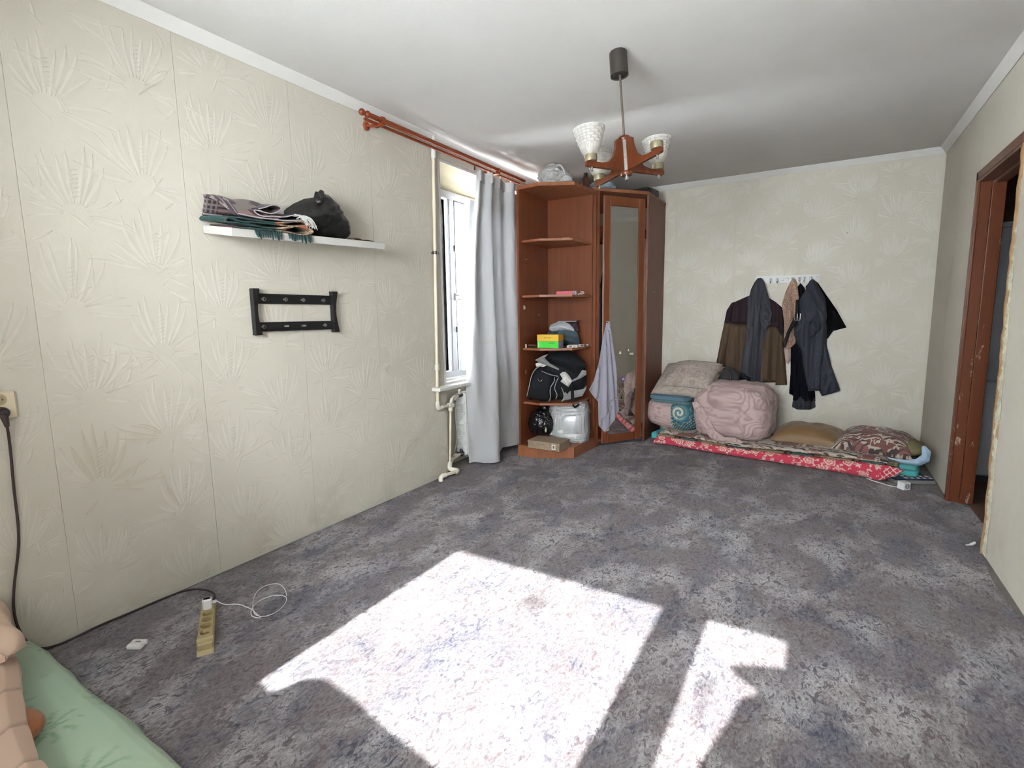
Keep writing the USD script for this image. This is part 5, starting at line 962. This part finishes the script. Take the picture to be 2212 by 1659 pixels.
for k, dd in enumerate((dA, dB, -dA, -dB)):
    sd = np.cross(ax, dd)
    cd.o('arm', xf(arm_prism, frame(hub, dd, ax, sd*-1 if False else np.cross(dd, ax))), lw, smooth=25)
    b = hub + dd*.212 - ax*.046
    F_ = axis_frame(b, ax)
    cup = cd.o('lamp_cup', lathe([(0, 0), (.027, 0), (.029, .003), (.029, .028), (.027, .031), (0, .031)], 28, F_), brass, smooth=35)
    cd.o('fixing_nut', lathe([(0, -.020), (.006, -.020), (.0065, -.006), (.0065, 0), (0, 0)], 12, axis_frame(b - ax*.024, ax)), MATS['chrome'], smooth=35, under=cup)
    bulb = lathe([(0, .028), (.012, .028), (.013, .048), (.020, .062), (.023, .078), (.018, .096), (.008, .104), (0, .105)], 20, F_)
    if k == 1: continue                                            # this arm has lost its shade and bulb
    def shade(u, v, F_=F_, only=False):
        th = u*2*PI; z = .030 + .118*v
        r = np.interp(v, [0, .06, .14, .26, .33, .36, 1], [.028, .036, .042, .0455, .047, .050, .0735]); row = np.floor(v*10)
        wv_ = np.where(v > .36, np.cos(th*10 + (row % 2)*PI)*np.abs(np.sin(v*10*PI)), np.where(v > .2, .4*np.sign(np.cos(th*36)), 0))
        if only: return wv_
        p = np.stack([(r + .0028*wv_)*np.cos(th), (r + .0028*wv_)*np.sin(th), z], 1); return p @ F_[:3, :3].T + F_[:3, 3]
    sv = sheet(shade, 156, 105, cu=True); uu, vv = np.meshgrid(np.arange(156)/156, np.arange(105)/104, indexing='ij')
    fc = np.clip(.30 + .75*np.abs(shade(uu.ravel(), vv.ravel(), only=True)), 0, 1)[:, None]*np.ones(3)
    sh = cd.o('shade', thick(sv, .0024), glass, smooth=True, col=np.vstack([fc, fc]))
    cd.o('rim', tube([shade(np.array([u_]), np.array([1.0]))[0] for u_ in np.linspace(0, 1, 48, endpoint=False)], .0024, 6, closed=True), rimg, smooth=True, under=sh)
    cd.o('bulb', bulb, mat('bulb_frost', (.85, .84, .80), rough=.3), smooth=45)

# ------------------------------------------------------------------ wall shelf on the left wall with its load
SLOPE, DIP = .038, -.145
SB = lambda x, y: 1.663 + (y - 1.349)*SLOPE + x*DIP                # the shelf leans a little
RSH = frame((0, 1.349, 1.663), unit([1, 0, DIP]), unit([0, 1, SLOPE]), unit([-DIP, -SLOPE, 1]))
single('wall_shelf', xf(box((.0005, 0, -.037), (.224, .927, 0), .002), RSH), mat('shelf_white', (.60, .585, .56), rough=.5, var=.03), 'white floating wall shelf above the black bracket', 'shelf', smooth=30)
S3 = lambda x, y, z=0.: np.array([x, y, SB(x, y) + z])
def folded(path, x0, x1, t, seed, n=110, nx=44, sag=.004):
    """A folded cloth: the path (y, height above the shelf) swept from x0 to x1."""
    c = spline(np.array(path), n)
    def fn(u, v):
        y = np.interp(u, np.linspace(0, 1, n), c[:, 0]); h = np.interp(u, np.linspace(0, 1, n), c[:, 1]); x = x0 + (x1 - x0)*v
        p = np.stack([x, y, SB(x, y) + h], 1); p[:, 2] += sag*2*nz(p, 14, seed, 3)*np.clip(h/.03, 0, 1); p[:, 1] += .02*nz(p*[1, .2, 1], 12, seed + 2, 2); return p
    return thick(sheet(fn, n, nx), t)
def per_vert(m, fn): v = meshkit.arrays(m)[0]; return fn(v)
def green_cloth(v):
    y, x, z = v[:, 1], v[:, 0], v[:, 2]; g = np.array([.010, .046, .043]); o_ = np.array([.36, .115, .045]); c_ = np.array([.48, .36, .22])
    col = np.tile(g, (len(v), 1)); m_ = y > 1.565
    n = nz(v*[1, 1, 1.4], 24, 3, 2); pat = np.where((np.abs(n) < .045)[:, None], c_, np.where((n > .08)[:, None], o_, np.array([.11, .085, .06])))
    col[m_] = pat[m_]; e = (np.abs(x - .228) < .004) & (y < 1.5); col[e] = np.array([.14, .05, .04]); return col
gb = Thing('green_blanket', 'dark green shawl with orange border and fringe, folded on the shelf', 'blanket', S3(.1, 1.5))
p1 = [(1.36, .005), (1.45, .004), (1.62, .005), (1.745, .009), (1.765, .019), (1.74, .030), (1.60, .021), (1.42, .020), (1.345, .022), (1.316, .027), (1.322, .036), (1.36, .036), (1.45, .033), (1.60, .034), (1.72, .042), (1.755, .052), (1.73, .060), (1.62, .048), (1.45, .045), (1.38, .047)]
m = folded(p1, .03, .234, .006, 3, 150, 56); gb.o('cloth', m, prt, smooth=True, col=per_vert(m, green_cloth))
ug = folded([(1.352, .003), (1.42, .003), (1.52, .004)], .05, .222, .004, 5, 30, 20); gb.o('lining', ug, mat('wine_cloth', (.10, .02, .03), rough=.9), smooth=True)
fm = mat('fringe_green', (.007, .036, .040), rough=.9)
rng = np.random.default_rng(8)
fy = np.r_[np.linspace(1.455, 1.585, 12), np.linspace(1.63, 1.755, 13)]
for y in fy:
    ln_ = rng.uniform(.026, .042); dy = rng.uniform(.0, .014)
    gb.o('tassel', tube([S3(.226, y, .006), S3(.2305, y + dy*.4, -ln_*.5), S3(.229, y + dy, -ln_)], [.0028, .0034, .0022], 6), fm, smooth=True)
th_ = Thing('throw', 'folded tapestry throw in plum, grey and pink with white fringe, on the green shawl', 'throw', S3(.1, 1.5, .06))
def tapestry(v):
    y, z, x = v[:, 1], v[:, 2] - SB(v[:, 0], v[:, 1]), v[:, 0]
    gr, pl_, pk_, cr, wn = np.array([.20, .17, .155]), np.array([.055, .035, .055]), np.array([.30, .17, .15]), np.array([.50, .46, .44]), np.array([.11, .02, .025])
    col = np.tile(gr, (len(v), 1)); s_ = z + x*.55
    st_ = np.sin(s_*150) ; col[st_ > .55] = pk_; col[st_ < -.75] = pl_
    ck = (y < 1.395); g_ = (np.abs((y*44) % 1 - .5) > .36) | (np.abs((s_*40) % 1 - .5) > .36); col[ck] = np.where(g_[ck, None], gr*1.25, pl_)
    fl_m = (y > 1.49) & (np.abs(nz(v, 30, 4, 2)) < .03); col[fl_m] = wn
    lo = z < .058; lp = np.sin(z*900); col[lo] = np.where(lp[lo, None] > .2, cr, pl_); return col
top_t = sheet(lambda u, v: np.stack([.205 - .135*v, 1.345 + .215*u + .035*(1 - v) - .02*v, SB(.12 + 0*u, 1.34 + .22*u) + .048 + .085*np.sin(v*PI/2*1.0) + .004*np.sin(u*9)], 1), 90, 60)
m = thick(top_t, .012); th_.o('top_flap', m, prt, smooth=True, col=per_vert(m, tapestry))
bkf = sheet(lambda u, v: np.stack([.07 - .04*v, 1.335 + .215*u, SB(.07 + 0*u, 1.34 + .22*u) + .128 - .08*v], 1), 30, 20)
m = thick(bkf, .01); th_.o('back_flap', m, prt, smooth=True, col=per_vert(m, tapestry))
p2_ = [(1.38, .062), (1.50, .056), (1.60, .056), (1.70, .068), (1.735, .080), (1.71, .088), (1.62, .074), (1.54, .068), (1.47, .074), (1.46, .082), (1.52, .082), (1.585, .096), (1.60, .110), (1.575, .120), (1.52, .108), (1.48, .094)]
m = folded(p2_, .05, .228, .005, 9, 130, 46, .003)
def throw2(v):
    col = np.tile(np.array([.045, .025, .032]), (len(v), 1)); k = v[:, 0] > .2255; col[k] = [.42, .38, .42]; return col
th_.o('lower_folds', m, prt, smooth=True, col=per_vert(m, throw2))
wf = mat('fringe_white', (.62, .60, .60), rough=.9)
for k in range(16):
    y = 1.685 + .004*k; a = rng.uniform(-.3, .9)
    th_.o('fringe', tube(spline([S3(.222, y - .02, .082 + .012*math.sin(k)), S3(.230, y + .01, .086), S3(.233, y + .028 + .012*rng.random(), .066 - .012*rng.random()), S3(.232, y + .045 + .01*a, .046 - .02*rng.random())], 10), .0018, 5), wf, smooth=True)
pb = Thing('black_bag', 'big black plastic bag slumped on the wall shelf beside the folded throw', 'plastic bag', S3(.12, 1.97))
def bagshape(v):
    return v
bo = puff([(1.76, .02), (1.70, .07), (1.705, .11), (1.76, .15), (1.83, .185), (1.89, .20), (1.90, .232), (1.93, .235), (1.99, .225), (2.04, .19), (2.09, .13), (2.125, .07), (2.12, .02), (2.09, .0), (1.95, .002), (1.80, .003)], .085, S3(.10, 0), unit([0, 1, SLOPE]), (0, 0, 1), (1, 0, 0), res=.009, edge=.07, fold=lambda y, z: .024*ridge(np.stack([y*7 + z*4, z*10 - y*3, y*0], 1), 1, 5, 3) + .016*ridge(np.stack([y*5 + z*6, z*26 - y*9, y*0], 1), 1, 2, 3))
bz = puff([(1.76, .02), (1.70, .07), (1.715, .12), (1.80, .17), (1.90, .19), (2.02, .185), (2.10, .11), (2.12, .03), (2.09, .0), (1.80, .003)], .07, S3(.10, 0), unit([0, 1, SLOPE]), (0, 0, 1), (-1, 0, 0), res=.014, edge=.07)
blk = mat('bag_black_film', (.008, .008, .0085), rough=.30, spec=.45, bump=.5, bs=28, bd=.012)
pb.o('bag', bo[:2], blk, smooth=True); pb.o('bag_back', bz[:2], blk, smooth=True)
pb.o('tied_neck', cat(tube(spline([S3(.15, 1.865, .17), S3(.17, 1.885, .19), S3(.15, 1.90, .225), S3(.12, 1.93, .232)], 16), [.014, .016, .018, .016, .013, .012, .012, .013, .014, .015, .016, .014, .012, .010, .008, .004], 8)), blk, smooth=True)
pl_ = sheet(lambda u, v: np.stack([.08 + .08*v, 2.12 + .13*u, SB(.08 + .08*v, 2.12 + .13*u) + .004 + .008*np.abs(np.sin(u*6 + v))*(1 - u)], 1), 24, 12)
single('leather_strap', thick(pl_, .003), mat('strap_tan', (.12, .07, .05), rough=.7), 'thin curled brown strip lying right of the black bag on the wall shelf', 'strip', smooth=True)

# ------------------------------------------------------------------ television bracket
tv = Thing('wall_bracket', 'black metal television bracket screwed to the wall below the shelf', 'wall bracket', (0, 1.8, 1.27))
bm = mat('bracket_black', (.008, .008, .010), rough=.35)
MW = frame((.002, 0, 0), (0, 1, 0), (0, 0, 1), (1, 0, 0))
def slots(y0, y1, z0, z1, holes):
    P_ = Polygon([(y0, z0), (y1, z0), (y1, z1), (y0, z1)])
    for (hy, hz) in holes: P_ = P_.difference(LineString([(hy - .012, hz), (hy + .012, hz)]).buffer(.0045))
    return P_
tz, bz_ = 1.333, 1.193
tv.o('top_rail', cat(prism(slots(1.575, 2.035, 1.312, 1.356, [(y, tz) for y in (1.617, 1.742, 1.85, 1.985)]), .004, .008, MW), box((.004, 1.575, 1.354), (.022, 2.035, 1.360), .001), box((.004, 1.575, 1.309), (.014, 2.035, 1.314), .001)), bm, smooth=30)
tv.o('bottom_rail', cat(prism(slots(1.575, 2.035, 1.172, 1.214, [(y, bz_) for y in (1.605, 1.738, 1.845, 1.985)]), .004, .008, MW), box((.004, 1.575, 1.168), (.022, 2.035, 1.174), .001), box((.004, 1.575, 1.212), (.014, 2.035, 1.216), .001)), bm, smooth=30)
for side, y in ((-1, 1.562), (1, 2.048)):
    z_ = np.linspace(1.152, 1.384, 24); w_ = .030 - .016*np.sin((z_ - 1.152)/.232*PI)**1.2
    pts = [(y - .016, z) for z in z_] + [(y - .012 + w, z) for z, w in zip(z_[::-1], w_[::-1])]
    if side > 0: pts = [(y + .018 - .018*math.sin((z - 1.152)/.232*PI)**1.2, z) for z in z_] + [(y - .016, z) for z in z_[::-1]]
    q = Polygon(pts).buffer(0)
    tv.o('end_cap', prism(q, .002, .034, MW), bm, smooth=30)
scr = mat('washer_zinc', (.42, .42, .42), rough=.3, metal=.8)
for (y, z) in [(1.617, tz), (1.742, tz), (1.85, tz), (1.985, tz), (1.605, bz_), (1.985, bz_)]:
    s0 = tv.o('washer', lathe([(0, .003), (.009, .003), (.0105, .002), (.0105, 0), (0, 0)], 18, axis_frame((.0105, y, z), (1, 0, 0))), scr, smooth=35)
    tv.o('screw', lathe([(0, .004), (.004, .004), (.0055, .002), (.0055, 0), (0, 0)], 6, axis_frame((.0135, y, z), (1, 0, 0))), MATS['chrome'], smooth=20, under=s0)
tv.o('level_screw', tube([(.012, 1.556, 1.149), (.012, 1.556, 1.155)], .005, 10), MATS['chrome'], smooth=35)

# ------------------------------------------------------------------ wall socket, extension lead, charger, earbuds
ws_ = Thing('wall_socket', 'old cream double wall socket at the left edge', 'socket', (0, .59, .94))
cm = mat('socket_cream', (.74, .64, .47), rough=.4)
ws_.o('plate', box((.0005, .535, .893), (.012, .634, .993), .006), cm, smooth=30)
for z in (.965, .920):
    w0 = ws_.o('socket', lathe([(.013, .0), (.016, .003), (.0195, .003), (.0205, 0), (.013, 0)], 28, axis_frame((.0115, .588, z), (1, 0, 0)), closed=True), mat('socket_brownish', (.45, .36, .22), rough=.5), smooth=40)
    ws_.o('well', lathe([(0, .001), (.013, .001), (.013, 0), (0, 0)], 24, axis_frame((.0118, .588, z), (1, 0, 0))), mat('socket_tan', (.36, .28, .17), rough=.5), smooth=40, under=w0)
    ws_.o('contact', cat(*[lathe([(0, .001), (.0025, .001), (.0025, 0), (0, 0)], 8, axis_frame((.0128, .588 + dy, z), (1, 0, 0))) for dy in (-.008, .008)]), MATS['gasket'], under=w0, kind='stuff')
ps = Thing('power_strip', 'yellowed power strip on the carpet with its brown lead running up to the wall socket', 'power strip', (.43, 1.0, 0))
py = mat('strip_yellow', (.37, .30, .155), rough=.45, var=.05)
c0, c1 = np.array([.556, .912, 0]), np.array([.270, 1.082, 0]); dx = unit(c1 - c0); dyv = np.array([-dx[1], dx[0], 0])*-1
MP = frame(c0, dx, np.cross([0, 0, 1], dx), (0, 0, 1)); LN = np.linalg.norm(c1 - c0)
bodyp = trimesh.boolean.difference([box((.0, -.027, .0), (LN, .027, .040), .005)] + [trimesh.creation.cylinder(.0185, .03, sections=28, transform=frame((.075 + k*.048, 0, .043), (1, 0, 0), (0, 1, 0), (0, 0, 1))) for k in range(5)], engine='manifold')
ps.o('body', xf(bodyp, MP), py, smooth=25)
ps.o('end_ramp', xf(prism([(-.012, .0), (.035, .0), (.035, .046), (.028, .044)], -.0275, .0275, frame((0, 0, 0), (1, 0, 0), (0, 0, 1), (0, -1, 0))), MP), py, smooth=25)
ps.o('raised_frame', xf(trimesh.boolean.difference([box((.042, -.0235, .039), (LN - .01, .0235, .0425), .0015)] + [trimesh.creation.cylinder(.0188, .03, sections=28, transform=frame((.075 + k*.048, 0, .043), (1, 0, 0), (0, 1, 0), (0, 0, 1))) for k in range(5)], engine='manifold'), MP), py, smooth=25)
for k in range(1, 5) if False else range(5):
    so = ps.o('socket', xf(lathe([(0, 0), (.0182, 0), (.0182, .0015), (0, .0015)], 24, frame((.075 + k*.048, 0, .0285), (1, 0, 0), (0, 1, 0), (0, 0, 1))), MP), mat('strip_well', (.22, .145, .05), rough=.5), smooth=30)
    ps.o('pin_hole', xf(cat(*[lathe([(0, .0006), (.0032, .0006), (.0032, 0), (0, 0)], 10, frame((.075 + k*.048 + .000, dy, .0302), (1, 0, 0), (0, 1, 0), (0, 0, 1))) for dy in (-.0095, .0095)]), MP), MATS['gasket'], under=so, kind='stuff')
cdm = mat('cord_brown', (.035, .020, .020), rough=.6)
ps.o('cord', tube(spline([c1 + [0, 0, .02] - dx*.004, (.235, 1.115, .012), (.190, 1.150, .005), (.130, 1.162, .005), (.080, 1.150, .005), (.036, 1.118, .0055), (.016, 1.05, .006), (.011, .90, .006), (.011, .75, .006), (.014, .64, .006), (.013, .60, .02), (.010, .556, .10), (.010, .550, .25), (.011, .585, .45), (.011, .592, .62), (.013, .598, .80), (.022, .596, .862), (.034, .592, .89)], 160), .0042, 8), cdm, smooth=True)
pgm = mat('plug_brown', (.030, .018, .020), rough=.4)
ps.o('plug', cat(lathe([(0, .028), (.012, .027), (.019, .020), (.0205, .006), (.0205, 0), (0, 0)], 24, axis_frame((.0135, .588, .920), (1, 0, 0))), tube([(.034, .588, .915), (.038, .590, .895), (.036, .593, .872)], [.013, .010, .007], 12)), pgm, smooth=40)
chg = Thing('phone_charger', 'white phone charger in the power strip with a looped white cable', 'charger', (.34, 1.04, .04))
cw = mat('charger_white', (.80, .80, .82), rough=.3)
MC = MP @ frame((.075 + 4*.048, 0, .031), (1, 0, 0), (0, 1, 0), (0, 0, 1))
chg.o('plug_body', xf(cat(box((-.014, -.016, .0), (.014, .018, .052), .005), box((-.0125, -.018, .040), (.0125, .019, .052), .004)), MC), cw, smooth=30)
hd2 = MC @ np.array([0, -.020, .036, 1]); 
chg.o('usb_plug', xf(box((-.006, -.034, .027), (.006, -.017, .036), .002), MC), cw, smooth=30)
e0 = (MC @ np.array([0, -.034, .0315, 1]))[:3]
cbl = [e0, e0 + np.array([.016, .012, -.014]), (.361, 1.155, .012), (.40, 1.168, .004), (.44, 1.169, .0035), (.492, 1.159, .003), (.526, 1.149, .003), (.512, 1.141, .005), (.474, 1.144, .003), (.448, 1.159, .003), (.412, 1.20, .003), (.405, 1.25, .004), (.43, 1.29, .005), (.474, 1.305, .003), (.515, 1.277, .003), (.538, 1.24, .003), (.545, 1.20, .003), (.536, 1.165, .005), (.50, 1.150, .007), (.47, 1.158, .007), (.421, 1.184, .006), (.364, 1.225, .003), (.318, 1.275, .003), (.309, 1.325, .003), (.335, 1.355, .003), (.38, 1.355, .003), (.43, 1.336, .003), (.476, 1.309, .006)]
chg.o('cable', tube(spline(cbl, 260), .0019, 7), cw, smooth=True)
eb = Thing('earbud_case', 'white rounded earbud case lying on the carpet near the wall', 'earbud case', (.292, .800, 0))
RE = rotz(.55, (.292, .800, 0))
def rbox(c, h, r, n=3):
    import manifold3d as m3
    s0 = m3.Manifold.sphere(r, 24); pts = [s0.translate([c[0] + sx*(h[0]-r), c[1] + sy*(h[1]-r), c[2] + sz*(h[2]-r)]) for sx in (-1, 1) for sy in (-1, 1) for sz in (-1, 1)]
    return m3.Manifold.batch_hull(pts)
ew = mat('case_gloss_white', (.82, .82, .83), rough=.15)
eb.o('case', xf(rbox((.292, .792, .0115), (.030, .0155, .0112), .0108), RE), ew, smooth=True)
eb.o('lid', xf(rbox((.292, .8135, .0115), (.030, .0105, .0112), .0098), RE), ew, smooth=True)
eb.o('hinge', xf(box((.285, .801, .0218), (.305, .806, .0233), .0005), RE), mat('hinge_steel', (.16, .16, .17), rough=.3, metal=.6), smooth=30)

# ------------------------------------------------------------------ bed in the near left corner
bd = Thing('bed', 'low floor bed under a pale green leafy sheet in the near left corner', 'bed', (.9, .1, 0))
def green_print(v):
    b_ = np.array([.42, .58, .45]); d_ = np.array([.13, .30, .16]); y_ = np.array([.46, .58, .44]); p = v*[1, 1, 1.0]
    col = b_ + (y_ - b_)*np.clip(nz(p, 4, 3, 2)*3 + .4, 0, 1)[:, None]
    c, an, sc = jgrid(.25, (-.2, 2.2, -.8, 1.0), 5); s_ = np.stack([v[:, 0], v[:, 1] + (.115 - np.minimum(v[:, 2], .115))], 1); d, i = cKDTree(c).query(s_)
    q = s_ - c[i]; th = np.arctan2(q[:, 1], q[:, 0]); k = (d < .10*sc[i]) & (d > .008) & (np.cos(th*9 + an[i]*5 + d*26) > .62) & (nz(p, 30, 2, 2) > -.2)
    kk = np.where(k, np.clip(1.1 - d/.11, 0.2, 1)*.8, 0)[:, None]
    return col*(1 - kk) + d_*kk
def bedsurf(u, v):
    x = .012 + 1.95*u; nt = v; y = np.interp(nt, [0, .62, .70, .76, .80, .86, .93, 1], [-.40, .50, .545, .568, .580, .590, .600, .608]); z = np.interp(nt, [0, .62, .70, .76, .80, .86, .93, 1], [.080, .080, .076, .066, .054, .036, .018, .004])
    sk = np.clip((nt - .7)/.3, 0, 1)
    y = y + sk*(.005*np.sin(x*11) + .003*np.sin(x*27 + 1) + .03*np.clip(x - .95, 0, 1))
    p = np.stack([x, y, z], 1); p[:, 2] += (.016*nz(p, 5, 3, 3) + .007*ridge(p, 6, 4, 2))*(1 - sk) + sk*.006*np.sin(x*23)*(nt < .98); p[:, 2] = np.maximum(p[:, 2], .003); return p
bs_ = sheet(bedsurf, 330, 150)
bd.o('sheet', bs_, prt, smooth=True, col=green_print(bs_[0]))
bd.o('mattress', box((.02, -.41, .002), (1.94, .525, .066), .02), mat('mattress_ticking', (.50, .50, .46), rough=.9), smooth=30)
qm = mat('quilt_cloth', attr=True, rough=.92, bump=.25, bs=320, bd=.001, translucent=.1)
def quilt(u, v):
    x = .02 + 1.55*u; yb = .452 - .115*np.clip((x - .25)/.9, 0, 1) + .018*np.sin(x*6) ; t = v
    yy = np.interp(t, [0, .55, .72, .82, .90, .96, 1], [-.38, .18, .35, .415, .445, .448, .435]) - .445 + yb
    z = np.interp(t, [0, .55, .72, .82, .90, .96, 1], [.225, .232, .222, .200, .165, .125, .088]) + .03*np.clip(.5 - x, 0, .5)
    p = np.stack([x, yy, z], 1); d = ((x*.95 + yy*.9)*7) % 1; s_ = np.abs(d - .5)*2
    p[:, 2] += .007*(1 - s_**6) + .016*nz(p, 4, 8, 3); p[:, 1] += (.006*(1 - s_**6) + .02*nz(p, 5, 3, 3))*np.clip((t - .7)/.2, 0, 1); p[:, 1] = np.maximum(p[:, 1], -.42); return p
qs = sheet(quilt, 420, 150)
qd = Thing('quilt', 'thick pale pink quilt heaped over the green bed', 'quilt', (.7, .1, .13))
pinkq = lambda v: np.array([.76, .56, .44]) + np.array([.03, .0, -.0])*nz(v, 4, 2, 2)[:, None]
def seam(v, c_):
    d = ((v[:, 0]*.95 + v[:, 1]*.9)*7) % 1; k = np.clip(1 - np.minimum(d, 1 - d)/.045, 0, 1)[:, None]; c_ = c_*(1 - .30*k); return c_
qd.o('cover', qs, qm, smooth=True, col=seam(qs[0], pinkq(qs[0])))
qd.o('filling', box((.03, -.40, .088), (1.5, .22, .195), .04), mat('quilt_fill', (.70, .52, .43), rough=.9), smooth=30)
def tuck(u, v):
    th = v*PI*1.15 - .2; x = .012 + .40*u; r = .060 + .010*np.sin(u*9) ; e = np.sqrt(np.clip(1 - np.clip((u - .62)/.38, 0, 1)**2, 0, 1))*.97 + .03
    p = np.stack([x, .455 + r*1.0*np.cos(th)*e - .03*u, .232 + r*.95*np.sin(th)*e], 1); p += .010*nz(p, 10, 6, 3)[:, None]*np.array([0, 1, 1]); p[:, 2] += .008*np.sin(u*14 + v*9); return p
tk = sheet(tuck, 70, 50); qd.o('rolled_edge', tk, qm, smooth=True, col=pinkq(tk[0]))
single('orange_pillow', xf(blob((0, 0, 0), (.15, .085, .045), 6, 4, .05, ex=.9, wr=.015), frame((.555, .315, .122), (1, 0, 0), (0, 1, 0), (0, 0, 1)) @ rotz(.72)), mat('rust_satin', (.27, .085, .022), rough=.5, sheen=.2, bump=.2, bs=200), 'rust-orange pillow corner peeping out between quilt and green sheet', 'pillow', smooth=True)

# ------------------------------------------------------------------ small things
single('plastic_scrap', tube(spline([(3.165, 3.40, .010), (3.180, 3.385, .022), (3.196, 3.395, .030), (3.200, 3.42, .018)], 16), [.004]*5 + [.007]*6 + [.004]*5, 7), MATS['white_print'], 'small curled white plastic scrap on the carpet by the broken doorway edge', 'scrap', smooth=True)
single('screw_in_wall', lathe([(0, .004), (.003, .004), (.0035, .002), (.0035, 0), (0, 0)], 10, axis_frame((2.594, L - .0005, 1.902), (0, -1, 0))), MATS['dark_metal'], 'tiny dark screw head high on the back wall', 'screw', smooth=40)
